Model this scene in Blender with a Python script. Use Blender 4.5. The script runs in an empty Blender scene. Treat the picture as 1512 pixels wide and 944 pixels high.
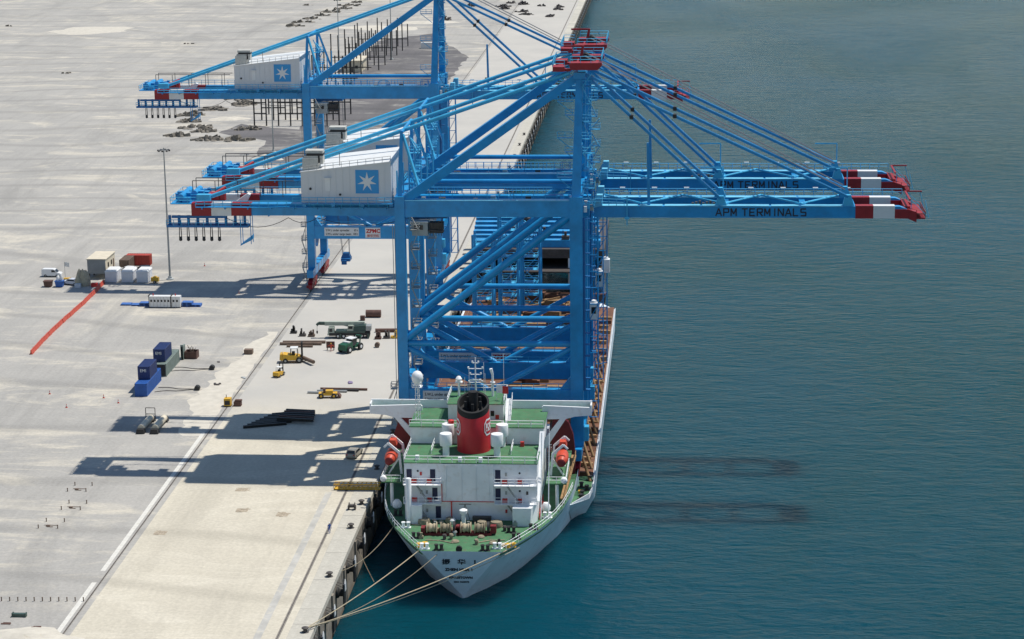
import bpy, math, random
from mathutils import Vector, Matrix
R_ = math.radians
random.seed(7)
scene = bpy.context.scene
col = scene.collection

# ------------------------------------------------------------ camera
cam = bpy.data.cameras.new('camera')
cam.lens = 77.38
cam.sensor_width = 36.0
cam.clip_start = 1.0
cam.clip_end = 40000.0
cam_o = bpy.data.objects.new('camera', cam)
col.objects.link(cam_o)
cam_o.matrix_world = Matrix(((0.99716905, -0.00584721, 0.07496457, 51.2683),
                             (0.07420544, 0.23751701, -0.96854490, 0.0),
                             (-0.01214207, 0.97136578, 0.23727851, 116.5516),
                             (0, 0, 0, 1)))
scene.camera = cam_o

# ------------------------------------------------------------ sky, sun, exposure
SUN = Vector((0.38, 0.21, 1.0)).normalized()          # towards the sun
world = bpy.data.worlds.new('World')
scene.world = world
world.use_nodes = True
wn = world.node_tree.nodes
wl = world.node_tree.links
wn.clear()
sky = wn.new('ShaderNodeTexSky')
sky.sky_type = 'NISHITA'
sky.sun_disc = False
sky.sun_elevation = math.asin(SUN.z)
sky.sun_rotation = math.atan2(SUN.x, SUN.y)
sky.dust_density = 0.15
sky.air_density = 1.15
sky.ozone_density = 2.5
bg = wn.new('ShaderNodeBackground')
bg.inputs['Strength'].default_value = 0.10
wo = wn.new('ShaderNodeOutputWorld')
wl.new(sky.outputs[0], bg.inputs['Color'])
wl.new(bg.outputs[0], wo.inputs['Surface'])
sl = bpy.data.lights.new('sun', 'SUN')
sl.energy = 4.5
sl.angle = R_(0.53)
sl.color = (1.0, 0.955, 0.88)
so = bpy.data.objects.new('sun', sl)
col.objects.link(so)
so.rotation_euler = (-SUN).to_track_quat('-Z', 'Y').to_euler()
so.location = (200, 500, 500)
scene.view_settings.view_transform = 'Standard'
scene.view_settings.look = 'None'
scene.view_settings.gamma = 1.0
scene.view_settings.exposure = 0.0


# ------------------------------------------------------------ helpers
class MB:
    """collects shapes; build() links them as one mesh object"""
    def __init__(s):
        s.v = []
        s.f = []

    def add(s, vs, fs):
        b = len(s.v)
        s.v += [tuple(p) for p in vs]
        s.f += [tuple(b + i for i in f) for f in fs]
        return s

    def hexa(s, p):
        return s.add(p, [(0, 3, 2, 1), (4, 5, 6, 7), (0, 1, 5, 4), (1, 2, 6, 5), (2, 3, 7, 6), (3, 0, 4, 7)])

    def box(s, x0, x1, y0, y1, z0, z1):
        return s.hexa([(x0, y0, z0), (x1, y0, z0), (x1, y1, z0), (x0, y1, z0),
                       (x0, y0, z1), (x1, y0, z1), (x1, y1, z1), (x0, y1, z1)])

    def bar(s, p, q, w, h=None, w2=None, h2=None):
        """square bar: w across (horizontal), h the other way"""
        h = w if h is None else h
        w2 = w if w2 is None else w2
        h2 = h if h2 is None else h2
        p, q = Vector(p), Vector(q)
        d = (q - p).normalized()
        up = Vector((0, 0, 1)) if abs(d.z) < 0.97 else Vector((0, 1, 0))
        a = d.cross(up).normalized()
        b = a.cross(d).normalized()
        pts = []
        for c, ww, hh in ((p, w, h), (q, w2, h2)):
            pts += [c - a * ww / 2 - b * hh / 2, c + a * ww / 2 - b * hh / 2,
                    c + a * ww / 2 + b * hh / 2, c - a * ww / 2 + b * hh / 2]
        return s.hexa(pts)

    def tube(s, p, q, r, r2=None, n=8, caps=True):
        r2 = r if r2 is None else r2
        p, q = Vector(p), Vector(q)
        d = (q - p).normalized()
        up = Vector((0, 0, 1)) if abs(d.z) < 0.97 else Vector((0, 1, 0))
        a = d.cross(up).normalized()
        b = a.cross(d).normalized()
        vs = []
        for c, rr in ((p, r), (q, r2)):
            for i in range(n):
                t = 2 * math.pi * i / n
                vs.append(c + a * (rr * math.cos(t)) + b * (rr * math.sin(t)))
        fs = [(i, (i + 1) % n, n + (i + 1) % n, n + i) for i in range(n)]
        if caps:
            fs += [tuple(range(n - 1, -1, -1)), tuple(range(n, 2 * n))]
        return s.add(vs, fs)

    def path(s, pts, r, n=5):
        for a, b in zip(pts, pts[1:]):
            s.tube(a, b, r, n=n)
        return s

    def lathe(s, c, prof, n=16, axis='z'):
        """prof: (radius, height) list"""
        vs = []
        for r, h in prof:
            for i in range(n):
                t = 2 * math.pi * i / n
                x, y = r * math.cos(t), r * math.sin(t)
                if axis == 'z':
                    vs.append((c[0] + x, c[1] + y, c[2] + h))
                elif axis == 'x':
                    vs.append((c[0] + h, c[1] + x, c[2] + y))
                else:
                    vs.append((c[0] + x, c[1] + h, c[2] + y))
        fs = []
        for k in range(len(prof) - 1):
            for i in range(n):
                j = (i + 1) % n
                fs.append((k * n + i, k * n + j, k * n + n + j, k * n + n + i))
        fs.append(tuple(range(n - 1, -1, -1)))
        m = (len(prof) - 1) * n
        fs.append(tuple(range(m, m + n)))
        return s.add(vs, fs)

    def prism(s, pts, d):
        """polygon (3d points) extruded along d"""
        n = len(pts)
        d = Vector(d)
        vs = [Vector(p) for p in pts] + [Vector(p) + d for p in pts]
        fs = [tuple(range(n - 1, -1, -1)), tuple(range(n, 2 * n))]
        fs += [(i, (i + 1) % n, n + (i + 1) % n, n + i) for i in range(n)]
        return s.add(vs, fs)

    def rail(s, pts, h=1.1, sp=2.0, r=0.05, n=4):
        for a, b in zip(pts, pts[1:]):
            a, b = Vector(a), Vector(b)
            L = (b - a).length
            k = max(1, int(round(L / sp)))
            for i in range(k + 1):
                p = a.lerp(b, i / k)
                s.tube(p, p + Vector((0, 0, h)), r, n=n, caps=False)
            for hh in (h, h * 0.52):
                s.tube(a + Vector((0, 0, hh)), b + Vector((0, 0, hh)), r, n=n, caps=False)
        return s

    def build(s, name, mat, parent=None, world=False, loc=None, rotz=None):
        me = bpy.data.meshes.new(name)
        vs = s.v
        if world and parent is not None:
            L = parent.location
            vs = [(x - L.x, y - L.y, z - L.z) for x, y, z in vs]
        me.from_pydata(vs, [], s.f)
        me.update()
        import bmesh
        bm = bmesh.new()
        bm.from_mesh(me)
        bmesh.ops.recalc_face_normals(bm, faces=bm.faces)
        bm.to_mesh(me)
        bm.free()
        me.polygons.foreach_set('use_smooth', [True] * len(me.polygons))
        me.set_sharp_from_angle(angle=R_(38))
        me.materials.append(M[mat] if isinstance(mat, str) else mat)
        o = bpy.data.objects.new(name, me)
        col.objects.link(o)
        if parent is not None:
            o.parent = parent
        if loc is not None:
            o.location = loc
        if rotz is not None:
            o.rotation_euler.z = rotz
        return o


def tag(o, label=None, cat=None, group=None, kind=None):
    if label:
        o['label'] = label
    if cat:
        o['category'] = cat
    if group:
        o['group'] = group
    if kind:
        o['kind'] = kind
    return o


def empty(name, loc, label=None, cat=None, group=None, rz=0):
    o = bpy.data.objects.new(name, None)
    col.objects.link(o)
    o.location = loc
    o.rotation_euler = (0, 0, rz)
    o.empty_display_size = 0.5
    return tag(o, label, cat, group)


def copy_tree(o, parent=None):
    c = o.copy()
    col.objects.link(c)
    c.parent = parent
    for ch in list(o.children):
        copy_tree(ch, c)
    return c


def text(name, body, size, mat, parent, loc, rot=(R_(90), 0, 0), depth=0.02, align='LEFT', bold=0.0, sx=1.0):
    cu = bpy.data.curves.new(name, 'FONT')
    cu.body = body
    cu.size = size
    cu.extrude = depth
    cu.offset = bold
    cu.align_x = align
    cu.resolution_u = 2
    t = bpy.data.objects.new(name + '_curve', cu)
    col.objects.link(t)
    dg = bpy.context.evaluated_depsgraph_get()
    me = bpy.data.meshes.new_from_object(t.evaluated_get(dg))
    bpy.data.objects.remove(t)
    o = bpy.data.objects.new(name, me)
    me.materials.clear()
    me.materials.append(M[mat])
    col.objects.link(o)
    o.parent = parent
    o.location = loc
    o.rotation_euler = rot
    o.scale = (sx, 1, 1)
    return o


# ------------------------------------------------------------ materials
M = {}


def mat(name, c, rough=0.55, metal=0.0, var=0.15, scale=0.6, bump=0.0, bscale=6.0, dirt=None, damt=0.0, spec=0.5):
    m = bpy.data.materials.new(name)
    m.use_nodes = True
    nt = m.node_tree
    N, L = nt.nodes, nt.links
    bs = N['Principled BSDF']
    bs.inputs['Roughness'].default_value = rough
    bs.inputs['Metallic'].default_value = metal
    bs.inputs['Specular IOR Level'].default_value = spec
    tc = N.new('ShaderNodeTexCoord')
    nz = N.new('ShaderNodeTexNoise')
    nz.inputs['Scale'].default_value = scale
    nz.inputs['Detail'].default_value = 6
    nz.inputs['Roughness'].default_value = 0.65
    L.new(tc.outputs['Object'], nz.inputs['Vector'])
    rp = N.new('ShaderNodeMapRange')
    rp.inputs[1].default_value = 0.3
    rp.inputs[2].default_value = 0.7
    L.new(nz.outputs['Fac'], rp.inputs[0])
    mx = N.new('ShaderNodeMix')
    mx.data_type = 'RGBA'
    mx.inputs[6].default_value = (*[x * (1 - var) for x in c], 1)
    mx.inputs[7].default_value = (*[min(1, x * (1 + var)) for x in c], 1)
    L.new(rp.outputs[0], mx.inputs[0])
    out = mx.outputs[2]
    if dirt:
        n2 = N.new('ShaderNodeTexNoise')
        n2.inputs['Scale'].default_value = scale * 2.3
        n2.inputs['Detail'].default_value = 8
        L.new(tc.outputs['Object'], n2.inputs['Vector'])
        r2 = N.new('ShaderNodeMapRange')
        r2.inputs[1].default_value = 0.55
        r2.inputs[2].default_value = 0.72
        r2.inputs[4].default_value = damt
        L.new(n2.outputs['Fac'], r2.inputs[0])
        m2 = N.new('ShaderNodeMix')
        m2.data_type = 'RGBA'
        m2.inputs[7].default_value = (*dirt, 1)
        L.new(out, m2.inputs[6])
        L.new(r2.outputs[0], m2.inputs[0])
        out = m2.outputs[2]
    L.new(out, bs.inputs['Base Color'])
    if bump:
        nb = N.new('ShaderNodeTexNoise')
        nb.inputs['Scale'].default_value = bscale
        nb.inputs['Detail'].default_value = 4
        L.new(tc.outputs['Object'], nb.inputs['Vector'])
        bp = N.new('ShaderNodeBump')
        bp.inputs['Strength'].default_value = bump
        bp.inputs['Distance'].default_value = 0.05
        L.new(nb.outputs['Fac'], bp.inputs['Height'])
        L.new(bp.outputs[0], bs.inputs['Normal'])
    M[name] = m
    return m


mat('crane_blue', (0.014, 0.275, 0.59), 0.34, var=0.22, scale=0.22, dirt=(0.03, 0.17, 0.36), damt=0.4)
mat('crane_blue_deep', (0.012, 0.14, 0.36), 0.5, var=0.2, scale=0.4)
mat('sunlit_blue', (0.16, 0.54, 0.74), 0.4, var=0.15)  # crane blue lightened: sunlight on upper faces put into the colour
mat('rail_blue', (0.05, 0.40, 0.66), 0.5, var=0.15)
mat('crane_red', (0.30, 0.010, 0.016), 0.5, var=0.22, scale=0.5, dirt=(0.2, 0.02, 0.02), damt=0.4)
mat('paint_white', (0.72, 0.72, 0.70), 0.5, var=0.05, scale=0.4, dirt=(0.55, 0.52, 0.47), damt=0.35)
mat('house_white', (0.66, 0.66, 0.65), 0.55, var=0.02, scale=0.3, dirt=(0.58, 0.57, 0.55), damt=0.2)
mat('logo_blue', (0.03, 0.30, 0.62), 0.5, var=0.05)
mat('rubber', (0.02, 0.02, 0.02), 0.75, var=0.3)
mat('black_steel', (0.025, 0.024, 0.024), 0.6, var=0.4, scale=1.5)
mat('dark_steel', (0.07, 0.06, 0.055), 0.6, var=0.35, scale=1.2)
mat('rope_steel', (0.06, 0.08, 0.11), 0.5, var=0.2)
mat('glass_dark', (0.015, 0.02, 0.025), 0.12, var=0.2)
mat('letter_black', (0.02, 0.02, 0.03), 0.6, var=0.1)
mat('sign_red', (0.5, 0.02, 0.02), 0.6, var=0.1)
mat('cab_grey', (0.42, 0.44, 0.43), 0.5, var=0.12)
mat('grey_vent', (0.5, 0.49, 0.44), 0.6, var=0.15, scale=2)
mat('galvanised', (0.36, 0.37, 0.36), 0.45, metal=0.3, var=0.15)


# ground materials -------------------------------------------------
def ground_mat(name, base, dark, sand, sandlo, sandhi, streak=0.25, ygrad=None):
    m = bpy.data.materials.new(name)
    m.use_nodes = True
    N, L = m.node_tree.nodes, m.node_tree.links
    bs = N['Principled BSDF']
    bs.inputs['Roughness'].default_value = 0.9
    bs.inputs['Specular IOR Level'].default_value = 0.2
    tc = N.new('ShaderNodeTexCoord')

    def noise(scale, detail=6, rough=0.6, sc=(1, 1, 1), rot=0.0, dist=0.0):
        mp = N.new('ShaderNodeMapping')
        mp.inputs['Scale'].default_value = sc
        mp.inputs['Rotation'].default_value = (0, 0, rot)
        L.new(tc.outputs['Object'], mp.inputs['Vector'])
        n = N.new('ShaderNodeTexNoise')
        n.inputs['Scale'].default_value = scale
        n.inputs['Detail'].default_value = detail
        n.inputs['Roughness'].default_value = rough
        n.inputs['Distortion'].default_value = dist
        L.new(mp.outputs[0], n.inputs['Vector'])
        return n.outputs['Fac']

    def ramp(f, lo, hi, a=0.0, b=1.0):
        r = N.new('ShaderNodeMapRange')
        r.inputs[1].default_value = lo
        r.inputs[2].default_value = hi
        r.inputs[3].default_value = a
        r.inputs[4].default_value = b
        L.new(f, r.inputs[0])
        return r.outputs[0]

    def mix(f, a, b):
        x = N.new('ShaderNodeMix')
        x.data_type = 'RGBA'
        L.new(f, x.inputs[0])
        for v, i in ((a, 6), (b, 7)):
            if isinstance(v, tuple):
                x.inputs[i].default_value = (*v, 1)
            else:
                L.new(v, x.inputs[i])
        return x.outputs[2]
    c = mix(ramp(noise(0.035, 8, 0.62), 0.35, 0.68), dark, base)
    c = mix(ramp(noise(0.02, 9, 0.68, dist=0.6), sandlo, sandhi), c, sand)
    # wheel-swept streaks
    st = ramp(noise(0.5, 5, 0.6, (0.05, 0.9, 1), 0.25, 0.4), 0.5, 0.78, 0.0, streak)
    c = mix(st, c, tuple(min(1, x * 1.18) for x in base))
    st2 = ramp(noise(0.6, 5, 0.6, (0.9, 0.04, 1), -0.04, 0.3), 0.48, 0.74, 0.0, streak * 1.8)
    c = mix(st2, c, tuple(x * 0.84 for x in dark))
    # drifts of pale sand and darker worn lanes
    dr = ramp(noise(0.09, 8, 0.7, (0.35, 1.0, 1), 0.5, 1.2), 0.52, 0.66, 0.0, 0.85)
    c = mix(dr, c, sand)
    ln = ramp(noise(0.05, 7, 0.65, (1.0, 0.22, 1), -0.15, 0.8), 0.52, 0.68, 0.0, 0.75)
    c = mix(ln, c, tuple(x * 0.84 for x in dark))
    # curved tyre marks
    wv = N.new('ShaderNodeTexWave')
    wv.wave_type = 'RINGS'
    wv.inputs['Scale'].default_value = 0.011
    wv.inputs['Distortion'].default_value = 18
    wv.inputs['Detail'].default_value = 2
    wv.inputs['Detail Scale'].default_value = 0.35
    L.new(tc.outputs['Object'], wv.inputs['Vector'])
    c = mix(ramp(wv.outputs['Fac'], 0.90, 1.0, 0.0, 0.42), c, tuple(x * 0.72 for x in dark))
    # grit
    c2 = ramp(noise(1.7, 6, 0.7), 0.25, 0.75, 0.80, 1.12)
    ml = N.new('ShaderNodeVectorMath')
    ml.operation = 'SCALE'
    L.new(c, ml.inputs[0])
    L.new(c2, ml.inputs['Scale'])
    out = ml.outputs[0]
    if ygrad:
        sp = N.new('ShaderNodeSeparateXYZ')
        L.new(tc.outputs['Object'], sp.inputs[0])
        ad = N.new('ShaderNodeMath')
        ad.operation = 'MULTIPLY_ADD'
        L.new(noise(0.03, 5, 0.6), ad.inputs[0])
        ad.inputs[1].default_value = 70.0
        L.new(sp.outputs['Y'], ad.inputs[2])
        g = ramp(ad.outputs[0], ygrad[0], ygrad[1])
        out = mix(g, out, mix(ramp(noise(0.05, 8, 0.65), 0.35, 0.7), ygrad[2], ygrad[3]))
    L.new(out, bs.inputs['Base Color'])
    bp = N.new('ShaderNodeBump')
    bp.inputs['Strength'].default_value = 0.35
    bp.inputs['Distance'].default_value = 0.1
    L.new(noise(2.5, 5, 0.7), bp.inputs['Height'])
    L.new(bp.outputs[0], bs.inputs['Normal'])
    M[name] = m


ground_mat('yard', (0.43, 0.41, 0.372), (0.355, 0.342, 0.315), (0.60, 0.55, 0.45), 0.57, 0.72)
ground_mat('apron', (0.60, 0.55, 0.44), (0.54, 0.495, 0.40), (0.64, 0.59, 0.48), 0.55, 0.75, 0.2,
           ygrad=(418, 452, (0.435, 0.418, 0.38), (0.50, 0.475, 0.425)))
ground_mat('coping', (0.56, 0.53, 0.45), (0.48, 0.455, 0.39), (0.62, 0.58, 0.48), 0.6, 0.8, 0.2)
ground_mat('asphalt', (0.17, 0.16, 0.16), (0.13, 0.125, 0.125), (0.38, 0.36, 0.32), 0.64, 0.80, 0.25)
mat('line_paint', (0.63, 0.61, 0.55), 0.8, var=0.1, scale=0.8, dirt=(0.55, 0.51, 0.42), damt=0.8)
mat('groove', (0.23, 0.21, 0.18), 0.9, var=0.3)
mat('band_grey', (0.44, 0.425, 0.385), 0.9, var=0.2, scale=0.3, dirt=(0.57, 0.53, 0.43), damt=0.9)
mat('sand', (0.55, 0.51, 0.43), 0.95, var=0.12, scale=0.5, bump=0.4, bscale=2)
mat('quay_wall', (0.24, 0.21, 0.17), 0.9, var=0.3, scale=0.4, bump=0.5, bscale=1.5, dirt=(0.06, 0.06, 0.05), damt=0.8)


def water_mat():
    m = bpy.data.materials.new('sea')
    m.use_nodes = True
    N, L = m.node_tree.nodes, m.node_tree.links
    bs = N['Principled BSDF']
    bs.subsurface_method = 'BURLEY'
    bs.inputs['Subsurface Weight'].default_value = 1.0
    bs.inputs['Subsurface Radius'].default_value = (1.0, 1.0, 1.0)
    bs.inputs['Subsurface Scale'].default_value = 13.0
    bs.inputs['IOR'].default_value = 1.333
    bs.inputs['Specular IOR Level'].default_value = 0.10
    bs.inputs['Specular Tint'].default_value = (0.45, 0.8, 1.0, 1)
    tc = N.new('ShaderNodeTexCoord')

    def noise(scale, detail, rough, sc, rot, dist=0.0):
        mp = N.new('ShaderNodeMapping')
        mp.inputs['Scale'].default_value = sc
        mp.inputs['Rotation'].default_value = (0, 0, rot)
        L.new(tc.outputs['Object'], mp.inputs['Vector'])
        n = N.new('ShaderNodeTexNoise')
        n.inputs['Scale'].default_value = scale
        n.inputs['Detail'].default_value = detail
        n.inputs['Roughness'].default_value = rough
        n.inputs['Distortion'].default_value = dist
        L.new(mp.outputs[0], n.inputs['Vector'])
        return n.outputs['Fac']

    def ramp(f, lo, hi, a, b):
        r = N.new('ShaderNodeMapRange')
        for i, v in zip((1, 2, 3, 4), (lo, hi, a, b)):
            r.inputs[i].default_value = v
        L.new(f, r.inputs[0])
        return r.outputs[0]
    cr = N.new('ShaderNodeMix')
    cr.data_type = 'RGBA'
    cr.inputs[6].default_value = (0.0008, 0.042, 0.052, 1)
    cr.inputs[7].default_value = (0.0014, 0.052, 0.084, 1)
    L.new(ramp(noise(0.009, 5, 0.6, (1, 0.45, 1), 0.25, .5), .35, .65, 0, 1), cr.inputs[0])
    L.new(cr.outputs[2], bs.inputs['Base Color'])
    # wind patches and slicks
    patch = noise(0.006, 6, 0.62, (1, 0.5, 1), 0.5, 1.0)
    L.new(ramp(patch, .35, .65, .15, .21), bs.inputs['Roughness'])
    a = noise(0.75, 5, 0.6, (0.42, 1.0, 1), 0.16, 0.3)
    b = noise(0.21, 4, 0.55, (0.5, 1.0, 1), -0.2, 0.5)
    ad = N.new('ShaderNodeMath')
    ad.operation = 'MULTIPLY_ADD'
    L.new(b, ad.inputs[0])
    ad.inputs[1].default_value = 1.5
    L.new(a, ad.inputs[2])
    bp = N.new('ShaderNodeBump')
    bp.inputs['Distance'].default_value = 0.62
    L.new(ramp(patch, .35, .62, .75, 1.0), bp.inputs['Strength'])
    L.new(ad.outputs[0], bp.inputs['Height'])
    L.new(bp.outputs[0], bs.inputs['Normal'])
    M['sea'] = m


water_mat()

# ------------------------------------------------------------ the setting
WZ = -7.0
sea = MB().add([(0.3, -1500, WZ), (15000, -1500, WZ), (15000, 15000, WZ), (0.3, 15000, WZ)], [(0, 1, 2, 3)]).build('water', 'sea')
tag(sea, kind='structure')
g = MB().add([(-12000, -1500, 0), (-0.02, -1500, 0), (-0.02, 15000, 0), (-12000, 15000, 0)], [(0, 1, 2, 3)]).build('ground', 'yard')
tag(g, kind='structure')
ap = MB().add([(-34.2, -300, .004), (-3.3, -300, .004), (-3.3, 4000, .004), (-34.2, 4000, .004)], [(0, 1, 2, 3)]).build('quay_apron', 'apron')
tag(ap, kind='structure')
# quay wall with vertical joints
qw = MB().box(-1.2, 0.0, -300, 4000, -12, -0.75)
for k in range(0, 60):
    y = 270 + k * 12.0
    qw.box(-0.02, 0.28, y, y + 1.1, -12, -1.0)
qw = qw.build('quay_wall', 'quay_wall')
tag(qw, 'concrete quay wall with dark buttresses dropping to the water', 'quay wall')
# coping slabs: pieces of the apron, joints recessed
slab = MB().hexa([(-3.26, 0.02, -.55), (.12, 0.02, -.75), (.12, 5.94, -.75), (-3.26, 5.94, -.55),
                  (-3.26, 0.02, 0.03), (0.06, 0.02, 0.05), (0.06, 5.94, 0.05), (-3.26, 5.94, 0.03)])
first = None
for k in range(110):
    y = 268 + 6.0 * k
    if first is None:
        first = slab.build('coping_slab', 'coping', ap)
        o = first
    else:
        o = first.copy()
        col.objects.link(o)
    o.location = (0, y, random.uniform(-.015, .015))
far = MB().box(-3.26, .06, 928, 4000, -.7, .04).build('coping_slab', 'coping', ap)
tag(far, kind='stuff')
for y0, y1, n in ((-300, 268, 'coping_slab'),):
    tag(MB().box(-3.26, .06, y0, y1, -.7, .04).build(n, 'coping', ap), kind='stuff')
# crane rails in their slots
for x, w in ((-4.6, .5), (-35.3, .32)):
    b = MB().add([(x - w / 2, -300, .009), (x + w / 2, -300, .009), (x + w / 2, 3000, .009), (x - w / 2, 3000, .009)], [(0, 1, 2, 3)])
    tag(b.build('rail_slot', 'groove', ap))
    tag(MB().box(x - .05, x + .05, -300, 3000, -.02, .06).build('crane_rail', 'dark_steel', ap))
# grey service strip landward of the sea-side rail
tag(MB().add([(-8.0, -300, .008), (-6.9, -300, .008), (-6.9, 352, .008), (-8.0, 352, .008)], [(0, 1, 2, 3)]).build('service_strip', 'band_grey', ap))
# painted line along the land-side rail
for y0, y1 in ((200, 307.5), (312.5, 386)):
    L0 = MB().add([(-36.6, y0, .006), (-35.85, y0, .006), (-35.85, y1, .006), (-36.6, y1, .006)], [(0, 1, 2, 3)]).build('painted_line', 'line_paint', ap)
asp = [(-108.1, 743.3), (-104.0, 763.3), (-79.9, 753.9), (-82.1, 820.6), (-88.3, 1021.7), (-65.9, 1049.3), (-40.8, 955.8),
       (-40.9, 820.2), (-37.5, 690.3), (-84.9, 674.9), (-86.5, 728.5)]
ja = []
for i, (x, y) in enumerate(asp):
    x2, y2 = asp[(i + 1) % len(asp)]
    k = max(2, int(math.hypot(x2 - x, y2 - y) / 5))
    for j in range(k):
        t = j / k
        ja.append((x + (x2 - x) * t + random.uniform(-1.0, 1.0), y + (y2 - y) * t + random.uniform(-2.5, 2.5), .004))
o = MB().add(ja, [tuple(range(len(ja)))]).build('asphalt_area', 'asphalt')
tag(o, kind='structure')

# sand blown along the land-side rail
sx0 = [(-38.2, 384), (-39.5, 392), (-41.2, 404), (-41.8, 414), (-40.6, 424), (-39.4, 436), (-38.2, 452), (-37.0, 466)]
le, ri = [], []
for (x, y), (x2, y2) in zip(sx0, sx0[1:]):
    for j in range(5):
        t = j / 5
        w = 1.6 + 1.0 * math.sin(y * .31 + j) + random.uniform(-.5, .5)
        le.append((x + (x2 - x) * t - w, y + (y2 - y) * t, .005))
        ri.append((-35.75 - random.uniform(0, .5), y + (y2 - y) * t, .005))
n = len(le)
o = MB().add(le + ri, [(i, i + 1, n + i + 1, n + i) for i in range(n - 1)]).build('sand_strip', 'sand')
tag(o, kind='structure')
# ------------------------------------------------------------ ship-to-shore crane
G = 30.0      # rail gauge
D = 18.0      # leg spacing along the quay
VN, VF = 5.0, 13.0   # near / far trolley girder


def star(parent, u0, u1, w0, w1, v):
    cx, cz = (u0 + u1) / 2, (w0 + w1) / 2
    ro, ri = (u1 - u0) * .43, (u1 - u0) * .155
    pts = []
    for i in range(14):
        r = ro if i % 2 == 0 else ri
        t = math.pi / 2 + i * math.pi / 7
        pts.append((cx + r * math.cos(t), v, cz + r * math.sin(t)))
    c = MB()
    n = len(pts)
    vs = pts + [(cx, v - .03, cz)]
    c.add(vs, [(i, (i + 1) % n, n) for i in range(n)])
    return c.build('logo_star', 'paint_white', parent)


GLYPH = {'A': [((0, 0), (.5, 1)), ((.5, 1), (1, 0)), ((.22, .34), (.78, .34))], 'P': [((.08, 0), (.08, 1)), ((0, .94), (.92, .94)), ((.92, .98), (.92, .44)), ((0, .48), (.92, .48))],
         'M': [((.06, 0), (.06, 1)), ((.94, 0), (.94, 1)), ((.06, 1), (.5, .25)), ((.5, .25), (.94, 1))], 'T': [((0, .94), (1, .94)), ((.5, 0), (.5, .94))],
         'E': [((.08, 0), (.08, 1)), ((0, .94), (.95, .94)), ((0, .5), (.85, .5)), ((0, .06), (.95, .06))], 'R': [((.08, 0), (.08, 1)), ((0, .94), (.92, .94)), ((.92, .98), (.92, .46)), ((0, .5), (.92, .5)), ((.45, .48), (.98, 0))],
         'I': [((.5, 0), (.5, 1))], 'N': [((.06, 0), (.06, 1)), ((.94, 0), (.94, 1)), ((.06, 1), (.94, 0))], 'L': [((.08, 0), (.08, 1)), ((0, .06), (.92, .06))],
         'S': [((.05, .94), (.95, .94)), ((.08, .96), (.08, .5)), ((.04, .5), (.96, .5)), ((.92, .5), (.92, .04)), ((.05, .06), (.95, .06))]}


def stroke_text(body, parent, u0, w0, v, h=1.32, cw=.98, pitch=1.27, th=.21):
    u = u0
    for ch in body:
        if ch == ' ':
            u += .62
            continue
        b = MB()
        for k, ((x0, z0), (x1, z1)) in enumerate(GLYPH[ch]):
            y = v - .012 * k
            p, q = Vector((u + x0 * cw, y, w0 + z0 * h)), Vector((u + x1 * cw, y, w0 + z1 * h))
            d = (q - p).normalized()
            n = Vector((-d.z, 0, d.x)) * th / 2
            b.hexa([p - n, p + n, q + n, q - n, p - n + Vector((0, -.02, 0)), p + n + Vector((0, -.02, 0)), q + n + Vector((0, -.02, 0)), q - n + Vector((0, -.02, 0))])
        b.build('letter', 'letter_black', parent)
        u += pitch if ch != 'I' else pitch * .8


def stair_tower(mb, u, v, w0, w1, step=3.2, du=1.9, dv=1.5, side=1):
    w = w0
    k = 0
    while w < w1:
        mb.box(u - du / 2, u + du / 2, v - dv / 2, v + dv / 2, w, w + .08)
        for a, b in (((-1, -1), (1, -1)), ((1, -1), (1, 1)), ((-1, 1), (1, 1)), ((-1, -1), (-1, 1))):
            for hh in (.55, 1.1):
                mb.tube((u + a[0] * du / 2, v + a[1] * dv / 2, w + hh), (u + b[0] * du / 2, v + b[1] * dv / 2, w + hh), .045, n=4, caps=False)
            mb.tube((u + a[0] * du / 2, v + a[1] * dv / 2, w), (u + a[0] * du / 2, v + a[1] * dv / 2, w + 1.15), .045, n=4, caps=False)
        if w + step < w1 + step * .5:
            s = 1 if k % 2 else -1
            mb.bar((u - s * du * .45, v - dv * .3, w), (u + s * du * .45, v - dv * .3, min(w1, w + step)), .6, .12)
        w += step
        k += 1


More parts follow.
